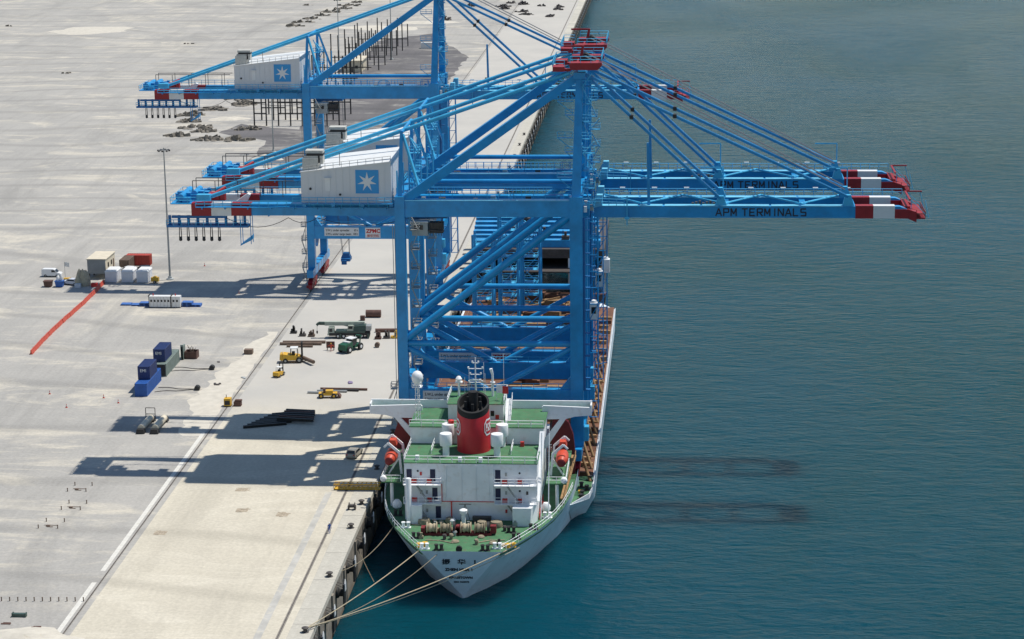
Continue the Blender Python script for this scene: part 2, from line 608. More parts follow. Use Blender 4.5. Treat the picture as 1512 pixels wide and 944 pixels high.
def build_crane():
    root = empty('gantry_crane', (0, 0, 0))
    B = 'crane_blue'
    # legs
    for v in (0, D):
        MB().box(-.85, .85, v - .9, v + .9, 5.0, 48.9).build('leg', B, root)
        MB().box(G - 1.1, G + 1.1, v - 1.0, v + 1.0, 5.0, 48.9).build('leg', B, root)
        # portal beam with haunches at the legs
        pb = MB().box(.85, G - 1.1, v - .75, v + .75, 12.1, 15.1)
        pb.prism([(.85, v - .5, 15.1), (2.6, v - .5, 15.1), (.85, v - .5, 17.4)], (0, 1.0, 0))
        pb.prism([(G - 1.1, v - .5, 15.1), (G - 2.9, v - .5, 15.1), (G - 1.1, v - .5, 17.4)], (0, 1.0, 0))
        pb.build('portal_beam', B, root)
        MB().rail([(1, v - .7, 15.1), (G - 1, v - .7, 15.1)], sp=2.2).build('railing', 'rail_blue', root)
        MB().tube((.8, v, 23.1), (G - 1, v, 23.1), .55, n=12).build('tie_tube', B, root)
        for s in (0, 1):
            a = .8 if s == 0 else G - 1.05
            MB().tube((a, v, 22.3), (G / 2 + (-.6 if s == 0 else .6), v, 15.0), .5, n=10).build('knee_brace', B, root)
        MB().tube((.7, v, 24.0), (G - 1.0, v, 45.6), .68, n=12).build('diagonal_brace', B, root)
        gp = MB()
        gp.box(.85, 2.3, v - .08, v + .08, 21.4, 25.4).box(G - 2.5, G - 1.1, v - .08, v + .08, 43.4, 45.4)
        gp.build('gusset_plate', B, root)
    MB().box(.85, G - 1.1, -.7, .7, 45.4, 48.2).build('top_beam', B, root)
    MB().box(.9, G - 1.15, -.82, .82, 48.2, 48.28).build('top_flange', 'sunlit_blue', root)  # paler strip paints the sun along the beam's top
    MB().tube((.8, D, 48.2), (G - 1, D, 48.2), .42, n=12).build('top_tube', B, root)
    MB().rail([(1.0, .55, 48.2), (G - 1.3, .55, 48.2)], sp=2).build('railing', 'rail_blue', root)
    # sill beams along the rails, cross beams on the legs
    for u, wd in ((0, 1.5), (G, 1.7)):
        MB().box(u - wd / 2, u + wd / 2, -3.6, D + 3.6, 3.2, 5.0).build('sill_beam', B, root)
        MB().box(u - .8, u + .8, .9, D - .9, 12.6, 14.6).build('cross_beam', B, root)
        MB().box(u - .75, u + .75, .9, D - .9, 46.9, 49.0).build('cross_beam', B, root)
        MB().rail([(u - .7, 1, 49.0), (u - .7, D - 1, 49.0)], sp=2.2).build('railing', 'rail_blue', root)
    # bogies: four wheels of trucks at each corner
    for u in (0, G):
        for v in (0, D):
            bg_ = MB()
            bg_.prism([(u - .55, v - 4.2, 2.1), (u - .55, v - 1.0, 3.2), (u - .55, v + 1.0, 3.2), (u - .55, v + 4.2, 2.1), (u - .55, v + 3.6, 1.6), (u - .55, v - 3.6, 1.6)], (1.1, 0, 0))
            for t in (-3.1, -1.1, 1.1, 3.1):
                bg_.prism([(u - .42, v + t - .85, .55), (u - .42, v + t + .85, .55), (u - .42, v + t + .6, 1.55), (u - .42, v + t - .6, 1.55)], (.84, 0, 0))
                bg_.box(u - 1.0, u - .42, v + t - .3, v + t + .3, .7, 1.3)
            bo = bg_.build('bogie', 'crane_red', root)
            for t in (-3.55, -2.65, -1.55, -.65, .65, 1.55, 2.65, 3.55):
                MB().lathe((u - .12, v + t, .4), [(.34, 0), (.4, .03), (.4, .21), (.34, .24)], 12, 'x').build('wheel', 'dark_steel', bo)
    # pylon
    AP = 69.0
    for s, (v, va) in enumerate(((0, 4.4), (D, D - 4.4))):
        MB().bar((G, v, 48.7), (G + .5, va, AP), 1.5, 1.4, 1.2, 1.1).build('pylon_post', B, root)
        if s == 0:
            MB().bar((.8, v, 48.2), (G - .2, va, AP - .6), 1.1, 1.55, 1.0, 1.3).build('back_leg', B, root)
        # backstay: twin pipe from the apex to the end of the girder
        vg = VN if s == 0 else VF
        bs_ = MB()
        bs_.tube((-34.3, vg, 47.6), (G - 1.2, va, AP + .2), .36, n=10)
        bs_.build('backstay', 'rail_blue', root)
        # outer and inner forestays
        for ub, wb in ((75.9, 48.0), (54.4, 47.6)):
            f = MB()
            for dv in (-.4, .4):
                f.bar((G + 1.4, va + dv, AP), (ub, vg + dv, wb), .26, .42)
            f.build('forestay', B, root)
            pn = MB()
            for t in (.34,):
                p = Vector((G + 1.4, va, AP)).lerp(Vector((ub, vg, wb)), t)
                pn.box(p.x - .32, p.x + .32, p.y - .62, p.y + .62, p.z - .34, p.z + .34)
            pn.build('stay_pin', 'black_steel', root)
        # post under the back stay at the land-side leg
        MB().bar((0, v, 48.9), (.3, v * .55 + va * .45, 59.6), .7, .7, .5, .5).build('stay_post', B, root)
        MB().bar((3.2, v * .9 + va * .1, 50.5), (.5, v * .55 + va * .45, 59.2), .4, .4).build('stay_strut', 'rail_blue', root)
    for w in (55.5, 62.5):
        t = (w - 48.7) / (AP - 48.7)
        MB().tube((G + .5 * t, 4.4 * t, w), (G + .5 * t, D - 4.4 * t, w), .32).build('pylon_tie', B, root)
    MB().box(G - .5, G + 1.5, 3.4, D - 3.4, AP - .7, AP + .4).build('apex_beam', B, root)
    MB().tube((.3, 2, 59.5), (.3, D - 2, 59.5), .3).build('stay_tie', B, root)
    # machinery at the apex, painted red
    rh = MB()
    rh.prism([(G - 1.0, 2.6, AP + .9), (G + 3.6, 2.6, AP + .9), (G + 4.3, 2.6, AP + 1.6), (G + 4.3, 2.6, AP + 2.1), (G - 1.2, 2.6, AP + 2.1)], (0, 2.4, 0))
    rh.prism([(G - 1.0, D - 5, AP + .9), (G + 3.6, D - 5, AP + .9), (G + 4.3, D - 5, AP + 1.6), (G + 4.3, D - 5, AP + 2.1), (G - 1.2, D - 5, AP + 2.1)], (0, 2.4, 0))
    rh.box(G - .2, G + .5, 5, D - 5, AP + 1.3, AP + 1.6).box(G + 3.0, G + 3.6, 5, D - 5, AP + 1.3, AP + 1.6)
    rh = rh.build('sheave_platform', 'crane_red', root)
    MB().rail([(G - 1, 2.7, AP + 2.1), (G + 4.2, 2.7, AP + 2.1), (G + 4.2, D - 2.7, AP + 2.1), (G - 1, D - 2.7, AP + 2.1)], sp=1.6).build('railing', 'rail_blue', rh)
    lb = MB()
    lb.box(G - 4.0, G - 2.0, 3.0, 6.0, AP + .6, AP + 1.4).box(G - 4.0, G - 2.0, D - 6, D - 3, AP + .6, AP + 1.4).box(G - 2.2, G - 1.0, 4.2, 5.2, AP + .5, AP + .9)
    lb.box(G - 3.4, G - 2.6, 6, D - 6, AP + .7, AP + .9)
    lb.box(G - 2.2, G - 1.0, D - 5.2, D - 4.2, AP + .5, AP + .9)
    lb = lb.build('rear_platform', 'crane_red', root)
    MB().rail([(G - 2, 3, AP + 1.4), (G - 4, 3, AP + 1.4), (G - 4, D - 3, AP + 1.4), (G - 2, D - 3, AP + 1.4)], sp=1.6).build('railing', 'rail_blue', lb)
    hg = MB()
    hg.bar((G + .4, D / 2, AP + 1.4), (G + .9, D / 2, AP + 4.3), .6, .6, .4, .4).bar((G + 1.0, D / 2, AP + 4.2), (G - 2.4, D / 2, AP + 4.2), .25, .3)
    hg.build('service_hoist', 'crane_red', root)
    for v in (6.2, 7.4, 10.6, 11.8):
        shv = MB().lathe((G + 1.2, v, AP + 2.0), [(.75, 0), (.8, .08), (.66, .14), (.8, .2), (.75, .28)], 16, 'y')
        shv.build('sheave', 'black_steel', root)
    # hoist and trolley ropes
    rp = MB()
    for v in (6.4, 7.2, 10.8, 11.6):
        rp.tube((G + 1.6, v, AP + 2.6), (75.5, v, 48.9), .055, n=4, caps=False)
    rp.build('hoist_rope', 'rope_steel', root)
    # trolley girders and boom
    for v in (VN, VF):
        g_ = MB()
        g_.box(-37.0, G + 2.0, v - .65, v + .65, 44.6, 46.65)
        g_.box(-37.0, G + 2.0, v - .8, v + .8, 46.65, 46.72)
        g_ = g_.build('trolley_girder', B, root)
        for u0, u1, c in ((-37.0, -33.5, 'crane_red'), (-33.5, -30.0, 'paint_white'), (-30.0, -26.5, 'crane_red')):
            MB().box(u0, u1 - .002, v - .83, v + .83, 44.57, 46.76).build('red_band' if c == 'crane_red' else 'white_band', c, g_)
        b_ = MB()
        b_.prism([(33.0, v - .65, 44.4), (86.2, v - .65, 44.4), (87.4, v - .65, 44.0), (87.4, v - .65, 45.4), (84.6, v - .65, 46.4), (33.0, v - .65, 46.4)], (0, 1.3, 0))
        b_ = b_.build('boom_girder', B, root)
        fl = MB()
        u = 33.4
        for L in (7.3, 4.2, 6.4, 3.1, 8.6, 5.0, 7.4):
            fl.box(u, u + L - .35, v - .78, v + .78, 46.4, 46.5)
            u += L
        fl.build('top_flange', 'sunlit_blue', b_)  # boom tops coloured as if sunlit
        for u0, u1, c in ((77.2, 80.2, 'crane_red'), (80.2, 83.8, 'paint_white'), (83.8, 86.1, 'crane_red')):
            z1 = 46.53 if u1 < 84 else 45.95
            MB().box(u0, u1 - .002, v - .81, v + .81, 44.37, z1).build('red_band' if c == 'crane_red' else 'white_band', c, b_)
        MB().prism([(86.1, v - .7, 44.3), (87.5, v - .7, 43.7), (87.5, v - .7, 45.45), (86.1, v - .7, 45.9)], (0, 1.4, 0)).build('tip_bracket', 'crane_red', b_)
        # forestay brackets and hinge block
        for ub, h in ((75.9, 1.9), (54.4, 1.7)):
            MB().prism([(ub - .9, v - .5, 46.4), (ub + 1.1, v - .5, 46.4), (ub + .5, v - .5, 46.4 + h), (ub - .4, v - .5, 46.4 + h)], (0, 1.0, 0)).build('stay_bracket', 'rail_blue', b_)
        MB().prism([(32.6, v - .7, 46.0), (34.3, v - .7, 46.5), (34.3, v - .7, 48.3), (33.3, v - .7, 48.3)], (0, 1.4, 0)).build('hinge_block', 'sunlit_blue', b_)  # pale tone is the lit look of the block, painted in
    # horizontal bracing between the boom girders
    us = [34.5, 41, 48, 55, 61.5, 68, 75]
    for i, (a, b) in enumerate(zip(us, us[1:])):
        va, vb = (VF, VN) if i % 2 == 0 else (VN, VF)
        MB().tube((a, va, 46.75), (b, vb, 46.75), .2, n=8).build('boom_brace', 'rail_blue', root)
    for u in (55.4, 68.5, 76.8, 86.0):
        MB().box(u - .5, u + .5, VN + .65, VF - .65, 44.9, 46.2).build('boom_tie', B if u < 86 else 'crane_red', root)
    for u in (-36.4, -18, -1.9, 15):
        MB().box(u - .5, u + .5, VN + .65, VF - .65, 45.0, 46.4).build('girder_tie', B, root)
    # walkway outside the far boom girder, and one on the near side of the girders
    wk = MB().box(33.5, 84, VF + .9, VF + 2.0, 46.3, 46.38)
    for k in range(13):
        wk.box(35 + k * 4, 35.2 + k * 4, VF + .6, VF + 2.0, 46.05, 46.3)
    wk = wk.build('walkway', B, root)
    MB().rail([(33.5, VF + 2.0, 46.4), (86, VF + 2.0, 46.4)], sp=1.7).build('railing', 'rail_blue', wk)
    lm = MB()
    for k in range(8):
        lm.box(37 + k * 5.6, 37.9 + k * 5.6, VF + 1.8, VF + 2.2, 47.5, 47.75)
    lm.build('walkway_lamp', 'paint_white', wk)
    wk = MB().box(-36, -1, VN - 1.9, VN - .85, 46.2, 46.28).box(-18.5, -1.2, .1, 1.15, 47.4, 47.48)
    for k in range(9):
        wk.box(-35 + k * 4, -34.8 + k * 4, VN - 1.9, VN - .65, 45.9, 46.2)
    wk = wk.build('walkway', B, root)
    MB().rail([(-36, VN - 1.9, 46.28), (-1, VN - 1.9, 46.28)], sp=1.6).build('railing', 'rail_blue', wk)
    MB().rail([(-18.5, .1, 47.48), (-1.2, .1, 47.48)], sp=1.5).build('railing', 'rail_blue', wk)
    MB().rail([(-36, VF + 1.9, 46.6), (G, VF + 1.9, 46.6)], sp=1.6).build('railing', 'rail_blue', wk)
    # vertical link standing on the boom under the inner forestay
    MB().bar((42.2, VN, 46.4), (42.0, VN, 57.2), .5, .5, .4, .4).build('link_post', B, root)
    lg = MB().box(38.4, 38.6, VN - 1.0, VN - .85, 43.2, 48.2).box(38.1, 38.9, VN - 1.3, VN - .85, 44.2, 44.5)
    lg.build('sensor_arm', 'rail_blue', root)
    # boom tip platform and gantry
    tp = MB().box(84.5, 88.6, VN - .2, VF + .2, 45.0, 45.2).box(87.4, 89.0, VN - .4, VF + .4, 44.2, 44.4)
    tp = tp.build('boom_tip_platform', 'crane_red', root)
    MB().rail([(84.5, VN - .2, 45.2), (89.0, VN - .2, 44.4), (89.0, VF + .2, 44.4), (84.5, VF + .2, 45.2)], sp=1.5).build('railing', 'crane_red', tp)
    fr = MB()
    for v in (VN, VF):
        fr.tube((86.6, v, 45.2), (86.6, v, 47.4), .07, n=5).tube((86.6, v, 47.4), (89.4, v, 44.6), .05, n=5).tube((88.9, v, 47.4), (89.6, v, 44.4), .06, n=5)
    fr.build('tip_frame', 'rail_blue', tp)
    MB().box(86.2, 89.2, VF - .1, VF + .1, 47.35, 47.55).box(86.2, 86.5, VN, VF, 47.35, 47.55).build('tip_beam', 'crane_red', tp)
    for u in (55.0, 76.4):
        gt = MB().tube((u, VF + .9, 46.4), (u, VF + .9, 51.4), .1).bar((u, VF + .9, 51.4), (u - 4, VF + .9, 51.4), .16, .2)
        gt.build('davit_arm', 'rail_blue', root)
    # messy ends: cable boxes on the boom near the lettering
    cb = MB()
    for k in range(9):
        cb.box(49.5 + k * .6, 49.9 + k * .6, VN + .9, VN + 1.5, 46.4, 46.7 + .15 * (k % 3))
    cb.build('cable_box', 'dark_steel', root)
    stroke_text('APM TERMINALS', root, 53.6, 44.72, VN - .66)
    # machinery house
    hu0, hu1, hv0, hv1 = -17.1, -1.6, 1.2, 16.8
    zb, zl, zr = 47.5, 52.7, 54.5
    hs = MB().hexa([(hu0, hv0, zb), (hu1, hv0, zb), (hu1, hv1, zb), (hu0, hv1, zb),
                    (hu0, hv0, zl), (hu1, hv0, zr), (hu1, hv1, zr), (hu0, hv1, zl)])
    hs = hs.build('machinery_house', 'house_white', root)
    rf = MB().hexa([(hu0 - .15, hv0 - .15, zl), (hu1 + .15, hv0 - .15, zr + .02), (hu1 + .15, hv1 + .15, zr + .02), (hu0 - .15, hv1 + .15, zl),
                    (hu0 - .15, hv0 - .15, zl + .14), (hu1 + .15, hv0 - .15, zr + .16), (hu1 + .15, hv1 + .15, zr + .16), (hu0 - .15, hv1 + .15, zl + .14)])
    rf.build('roof', 'paint_white', hs)
    for k in range(4):
        MB().box(-17.0 + k * 5, -16.4 + k * 5, 1.4, 16.6, 46.75, zb).build('house_bearer', B, hs)
    rb = MB()
    for k in range(1, 13):
        u = hu0 + k * 1.2
        if -8.1 < u < -3.4:
            continue
        rb.box(u - .04, u + .04, hv0 - .05, hv0, 47.55, 52.6 + (u - hu0) * .115)
    rb.build('wall_rib', 'house_white', hs)
    MB().rail([(hu0, hv0, 52.85), (hu1, hv0, 54.65)], sp=1.4, h=.9, r=.04).build('roof_railing', 'galvanised', hs)
    MB().box(-7.7, -3.72, hv0 - .07, hv0 - .003, 49.1, 53.15).build('logo_panel', 'logo_blue', hs)
    star(hs, -7.7, -3.72, 49.1, 53.15, hv0 - .085)
    MB().box(-12.95, -12.05, hv0 - .08, hv0 - .003, 49.5, 51.7).box(-13.1, -11.9, hv0 - .5, hv0, 51.75, 51.85).build('door', 'paint_white', hs)
    vt = MB().lathe((-15.5, hv0 - .12, 49.9), [(.22, 0), (.22, .12)], 12, 'y').lathe((-10.4, hv0 - .12, 48.9), [(.2, 0), (.2, .12)], 12, 'y')
    vt.build('vent_hole', 'black_steel', hs)
    vb = MB().box(-16.9, -14.2, 2.0, 5.0, 52.8, 55.0).box(-16.6, -13.6, 2.3, 4.6, 55.0, 55.4).box(-16.4, -13.4, 2.4, 4.4, 55.8, 56.3).box(-13.9, -13.4, 2.4, 4.4, 54.0, 55.8)
    vb.build('air_intake', 'grey_vent', hs)
    MB().box(-16.2, -13.35, 2.3, 4.3, 55.42, 55.78).box(-14.2, -13.92, 2.25, 4.3, 54.2, 55.4).build('intake_slot', 'black_steel', hs)
    MB().tube((-10.6, 3, 53.3), (-10.6, 3, 55.8), .06, n=5).build('roof_mast', 'dark_steel', hs)
    # equipment at the back end of the girders
    eq = MB().box(-40.6, -36.9, VN - 1, VF + 1, 46.6, 46.75)
    for i in range(14):
        u, v, s = random.uniform(-40.2, -35.5), random.uniform(VN - .6, VF + .6), random.uniform(.3, .7)
        eq.box(u - s, u + s, v - s, v + s, 46.75, 46.75 + random.uniform(.6, 1.7))
    eq.tube((-39, VN, 47.6), (-39, VF, 47.6), .6, n=12)
    eq.tube((-37, VN + 2, 48.0), (-37, VF - 1, 48.0), .5, n=12)
    eq = eq.build('rope_winch_platform', B, root)
    MB().rail([(-36, VN - 1, 46.75), (-40.6, VN - 1, 46.75), (-40.6, VF + 1, 46.75), (-36, VF + 1, 46.75)], sp=1.4).build('railing', 'rail_blue', eq)
    MB().box(-35.9, -33.6, 3.9, 5.2, 47.2, 48.3).build('motor_cover', 'rail_blue', eq)
    gr = MB()
    for v in (VF + .4, VF - 2.5):
        for u in (-38, -34, -30, -26, -22):
            gr.tube((u, v, 46.7), (u, v, 49.6), .07, n=5)
        gr.tube((-38, v, 49.6), (-20, v, 49.6), .08, n=5)
    gr.build('cable_gantry', 'dark_steel', root)
    rr = MB().box(-34.6, -32.6, 7, 9.4, 46.7, 47.9).tube((-34, 6.6, 47.6), (-32, 9.4, 48.6), .3).box(-32.4, -31.6, 6.8, 8.2, 46.7, 48.3)
    rr.build('brake_unit', 'crane_red', root)
    MB().prism([(-29.6, 5.7, 46.7), (-27.6, 5.7, 46.7), (-26.9, 5.7, 48.0), (-27.4, 5.7, 48.2)], (0, 1.4, 0)).build('hood', 'paint_white', root)
    # festoon platform hung under the back end
    fp = MB().box(-41.4, -27.0, VN - 1.4, VN + .8, 42.6, 42.95)
    for k in range(9):
        u = -41 + k * 1.65
        fp.box(u - .22, u + .22, VN - .5, VN - .1, 42.95, 44.55)
    fp.box(-40.6, -31, VN - .6, VN, 44.1, 44.5)
    fp = fp.build('festoon_platform', 'crane_blue_deep', root)
    MB().rail([(-41.4, VN - 1.4, 42.95), (-27, VN - 1.4, 42.95)], sp=1.3, h=1.0).build('railing', 'rail_blue', fp)
    for k in range(6):
        u = -39.1 + k * 1.37
        lp = MB()
        lp.tube((u - .12, VN - .9, 43.0), (u - .2, VN - .9, 40.6), .08, n=5).tube((u + .12, VN - .9, 43.0), (u + .2, VN - .9, 40.6), .08, n=5)
        lp.lathe((u, VN - .9, 40.1), [(.1, 0), (.3, .15), (.28, .5), (.1, .8)], 8)
        lp.build('festoon_loop', 'black_steel', fp)
    sb = MB().hexa([(-28.6, VN - 1, 39.3), (-26.6, VN - 1, 40.3), (-26.6, VN + 1.2, 40.3), (-28.6, VN + 1.2, 39.3),
                    (-28.6, VN - 1, 39.5), (-26.6, VN - 1, 41.0), (-26.6, VN + 1.2, 41.0), (-28.6, VN + 1.2, 39.5)])
    for u, v in ((-28.5, VN - .9), (-26.7, VN - .9), (-28.5, VN + 1), (-26.7, VN + 1)):
        sb.tube((u, v, 39.6), (u, v, 44.6), .07, n=5)
    sb.build('service_basket', B, root)
    fc = []
    for a, b, sg in ((-31.0, -20, 1.7), (-20, -15, .9), (-15, 1, 1.3)):
        for i in range(9):
            t = i / 8
            fc.append((a + (b - a) * t, VN - .9, 44.3 - 4 * sg * t * (1 - t)))
    MB().path(fc, .05, 4).build('festoon_cable', 'black_steel', root)
    # trolley and operator cab
    tr = MB().box(1.0, 7.5, VN + .7, VF - .7, 43.9, 44.5).box(2, 6.5, VN + 1.2, VF - 1.2, 44.5, 45.4)
    tr.build('trolley', 'crane_blue_deep', root)
    cb = MB().hexa([(1.5, 3.9, 41.2), (4.2, 3.9, 41.2), (4.2, 6.4, 41.2), (1.5, 6.4, 41.2),
                    (1.3, 3.7, 43.6), (4.2, 3.7, 43.6), (4.2, 6.4, 43.6), (1.3, 6.4, 43.6)])
    cb = cb.build('operator_cab', 'cab_grey', root)
    MB().box(1.9, 3.4, 3.64, 3.72, 42.3, 43.1).build('cab_window', 'glass_dark', cb)
    MB().box(1.2, 4.3, 3.6, 6.5, 43.6, 43.75).build('cab_roof', 'paint_white', cb)
    ms = MB().box(4.4, 6.8, 4.2, 6.0, 41.6, 43.4).tube((4.2, 4, 42.2), (7, 4, 42.0), .15)
    for k in range(5):
        ms.tube((4.6 + .5 * k, 4.1, 41.2), (4.6 + .5 * k, 4.1, 43.8), .06, n=5)
    ms.build('trolley_platform', 'dark_steel', root)
    # cross-overs, cable chains and junction boxes along the girders
    rs = random.Random(3)
    for k in range(9):
        u = 3 + 3 * k
        jb = MB().box(u, u + rs.uniform(.5, 1.2), VN + .8, VN + 1.5, 46.7, 46.7 + rs.uniform(.5, 1.2))
        jb.build('junction_box', rs.choice(['rail_blue', 'galvanised', 'dark_steel']), root)
    hp = MB()
    for k in range(9):
        a0, a1 = math.pi * k / 9, math.pi * (k + 1) / 9
        hp.tube((18.2 + 1.5 * math.cos(a0), .3, 48.2 + 1.4 * math.sin(a0)), (18.2 + 1.5 * math.cos(a1), .3, 48.2 + 1.4 * math.sin(a1)), .07, n=5)
    hp.build('hoop_guard', 'rail_blue', root)
    MB().rail([(2, VF + .9, 46.7), (G, VF + .9, 46.7)], sp=1.5, h=1.2).rail([(G + 1.5, VN - .9, 46.7), (G + 8, VN - .9, 46.5)], sp=1.2).build('railing', 'rail_blue', root)
    for k in range(5):
        u = G + 1.3 + .5 * (k % 3)
        MB().box(u, u + .5, -.4 + k * .8, .2 + k * .8, 46.2 + .5 * (k % 2), 47.2 + .5 * (k % 2)).build('junction_box', ['paint_white', 'rail_blue', 'galvanised'][k % 3], root)
    # stairs
    st = MB()
    stair_tower(st, G + 2.1, 1.6, 47.0, 58, 3.0, 2.0, 1.6)
    st.build('pylon_stair', 'rail_blue', root)
    st = MB()
    stair_tower(st, G + 1.7, 3.6, 58, AP, 3.0, 1.6, 1.5)
    st.build('pylon_stair', 'rail_blue', root)
    for w in (52.0, 58.5, 64.5):
        st = MB()
        t = (w - 48.7) / (AP - 48.7)
        st.box(G - 3.2, G - .6, 4.4 * t - .5, 4.4 * t + .5, w, w + .08)
        st.rail([(G - 3.2, 4.4 * t - .5, w), (G - .6, 4.4 * t - .5, w)], sp=1.2)
        st.tube((G - 3.2, 4.4 * t, w), (G - .6, 4.4 * t, w - 2), .07, n=5)
        st.build('pylon_landing', 'rail_blue', root)
    st = MB()
    stair_tower(st, 2.1, 3.2, 15.2, 45, 3.4, 1.5, 1.8)
    st.build('leg_stair', 'galvanised', root)
    st = MB()
    stair_tower(st, -1.8, .4, 1.6, 15, 3.3, 1.1, 1.3)
    st.tube((-1.35, -.2, 1.6), (-1.35, -.2, 44), .06, n=4).tube((-1.0, -.2, 1.6), (-1.0, -.2, 44), .06, n=4)
    st.build('leg_ladder', 'galvanised', root)
    st = MB()
    stair_tower(st, 2.0, 5.0, 49.0, 58.5, 3.2, 1.8, 1.5)
    stair_tower(st, 1.5, 12.0, 49.0, 57.0, 2.9, 1.8, 1.5)
    for k in range(7):
        st.tube((-.6 + .9 * k, 1.5 + 1.2 * k, 49), (-.6 + .9 * k, 1.5 + 1.2 * k, 53 + 1.2 * (k % 4)), .14, n=6)
    st.build('house_stair', 'rail_blue', root)
    # rope ladder of cross rungs on the near sea-side leg, cable trays
    ct = MB()
    ct.box(G + 1.1, G + 1.5, -.6, -.3, 15, 45)
    for k in range(16):
        ct.box(G + 1.1, G + 2.3, -.5, .5, 15 + 2 * k, 15.12 + 2 * k)
    ct.build('cable_tray', 'crane_blue_deep', root)
    # lift shaft beside the far sea-side leg, with its white car
    ls = MB()
    for du in (1.4, 3.0):
        for dv in (-.7, .9):
            ls.bar((G + du, D + dv, 5), (G + du, D + dv, 46), .16, .16)
    for k in range(14):
        w = 5 + 3 * k
        ls.box(G + 1.3, G + 3.1, D - .8, D - .65, w, w + .14)
        ls.tube((G + 1.4, D - .7, w), (G + 3.0, D - .7, w + 3), .06, n=4)
        ls.tube((G + 3.0, D - .7, w), (G + 3.0, D + .9, w + 3), .06, n=4)
    ls.build('lift_shaft', B, root)
    lc = MB().box(G + 1.5, G + 2.9, D - .6, D + .8, 23.2, 26.2).lathe((G + 2.2, D + .1, 26.2), [(.6, 0), (.5, .4), (.1, .55)], 10)
    lc = lc.build('lift_car', 'paint_white', root)
    MB().box(G + 1.8, G + 2.6, D - .66, D - .61, 24.3, 25.5).build('lift_window', 'glass_dark', lc)
    # plinth boxes on the sea-side leg
    MB().box(G + 1.1, G + 2.0, -.8, .8, 6.0, 8.5).build('electrical_box', 'rail_blue', root)
    MB().box(G + 1.1, G + 1.8, -.7, .7, 10, 12).build('electrical_box', 'rail_blue', root)
    # cable reel low on the land-side legs
    cr = MB().lathe((-1.5, D - 5, 9.6), [(2.2, 0), (2.2, .2), (.6, .25), (.6, .5), (2.2, .55), (2.2, .75)], 20, 'x')
    cr.build('cable_reel', 'crane_blue_deep', root)
    # sign boards on the near portal beam
    s1 = MB().box(3.3, 11.5, -.84, -.76, 12.8, 14.8).build('sign_board', 'paint_white', root)
    text('sign_text', 'S.W.L under spreader      65 t', .72, 'letter_black', s1, (3.6, -.85, 13.95), depth=.01, bold=.012, sx=.88)
    text('sign_text', 'S.W.L under cargo beam  100 t', .72, 'letter_black', s1, (3.6, -.85, 13.05), depth=.01, bold=.012, sx=.84)
    s2 = MB().box(13.0, 16.6, -.84, -.76, 12.4, 14.8).build('sign_board', 'paint_white', root)
    text('sign_text', 'ZPMC', 1.25, 'sign_red', s2, (13.25, -.85, 13.6), depth=.01, bold=.05, sx=1.0)
    text('sign_text', '\u632f\u534e\u6e2f\u673a', .72, 'sign_red', s2, (13.4, -.85, 12.6), depth=.01, bold=.01)
    return root


crane = build_crane()
crane.location = (4.07, 366.0, -.5)
tag(crane, 'light blue gantry crane carried on the ship, standing right behind its bridge', 'crane', 'blue ship-to-shore gantry cranes')
cr2 = copy_tree(crane)
cr2.location = (4.07, 392.2, -.5)
tag(cr2, 'light blue gantry crane on the ship, behind the one next to the bridge', 'crane')
cr3 = copy_tree(crane)
cr3.location = (-36.05 + .75, 506.0, .06)
tag(cr3, 'light blue gantry crane standing on the quay rails with red bogies', 'crane')
# spreader hanging from the crane on the quay
sp = empty('headblock', (-36 + 7.5, 515, 4.6), 'blue hoist headblock hanging on ropes between the legs of the quay crane', 'hoist block')
MB().box(-1.1, 1.1, -1.6, 1.6, .3, 1.0).prism([(-1.2, -.8, 1.0), (1.2, -.8, 1.0), (.7, -.8, 2.2), (-.7, -.8, 2.2)], (0, 1.6, 0)).box(-.9, .3, -2, -1.4, -.4, .6).build('body', 'crane_blue_deep', sp)
rp = MB()
for dx in (-.8, .8):
    for dy in (-.5, .5):
        rp.tube((dx, dy, 2.0), (dx * 3 - 2, dy * 3, 39.6), .05, n=4)
rp.build('rope', 'rope_steel', sp)
# ------------------------------------------------------------ the heavy-lift ship
mat('hull_grey', (0.72, 0.80, 0.84), 0.5, var=0.08, scale=0.25, dirt=(0.40, 0.42, 0.42), damt=0.35)
mat('ship_white', (0.82, 0.835, 0.84), 0.5, var=0.05, scale=0.4, dirt=(0.50, 0.40, 0.30), damt=0.28)
mat('deck_green', (0.055, 0.17, 0.075), 0.7, var=0.22, scale=0.5, dirt=(0.11, 0.12, 0.07), damt=0.8)
mat('deck_rust', (0.15, 0.065, 0.034), 0.85, var=0.4, scale=0.35, dirt=(0.30, 0.16, 0.08), damt=0.6, bump=0.4)
mat('timber', (0.33, 0.20, 0.09), 0.85, var=0.35, scale=1.2)
mat('rust_pipe', (0.27, 0.16, 0.07), 0.75, var=0.3, scale=1.5)
mat('funnel_red', (0.52, 0.014, 0.026), 0.42, var=0.12, scale=0.4)
mat('oxide_red', (0.17, 0.012, 0.016), 0.65, var=0.25, scale=0.5)
mat('boat_orange', (0.55, 0.065, 0.028), 0.5, var=0.15, scale=1.0)
mat('soot', (0.012, 0.012, 0.013), 0.8, var=0.4)
mat('rope', (0.44, 0.37, 0.25), 0.9, var=0.2, scale=3)
mat('rope_dark', (0.26, 0.22, 0.15), 0.9, var=0.2, scale=3)
mat('door_navy', (0.012, 0.016, 0.06), 0.5, var=0.2)
mat('yellow_paint', (0.66, 0.38, 0.03), 0.5, var=0.18, scale=1.2)
mat('hi_red', (0.55, 0.03, 0.025), 0.5, var=0.2)

SX = 18.2
ship = empty('cargo_ship', (SX, 440, WZ), 'white and grey heavy-lift ship with green decks and a red funnel', 'ship')


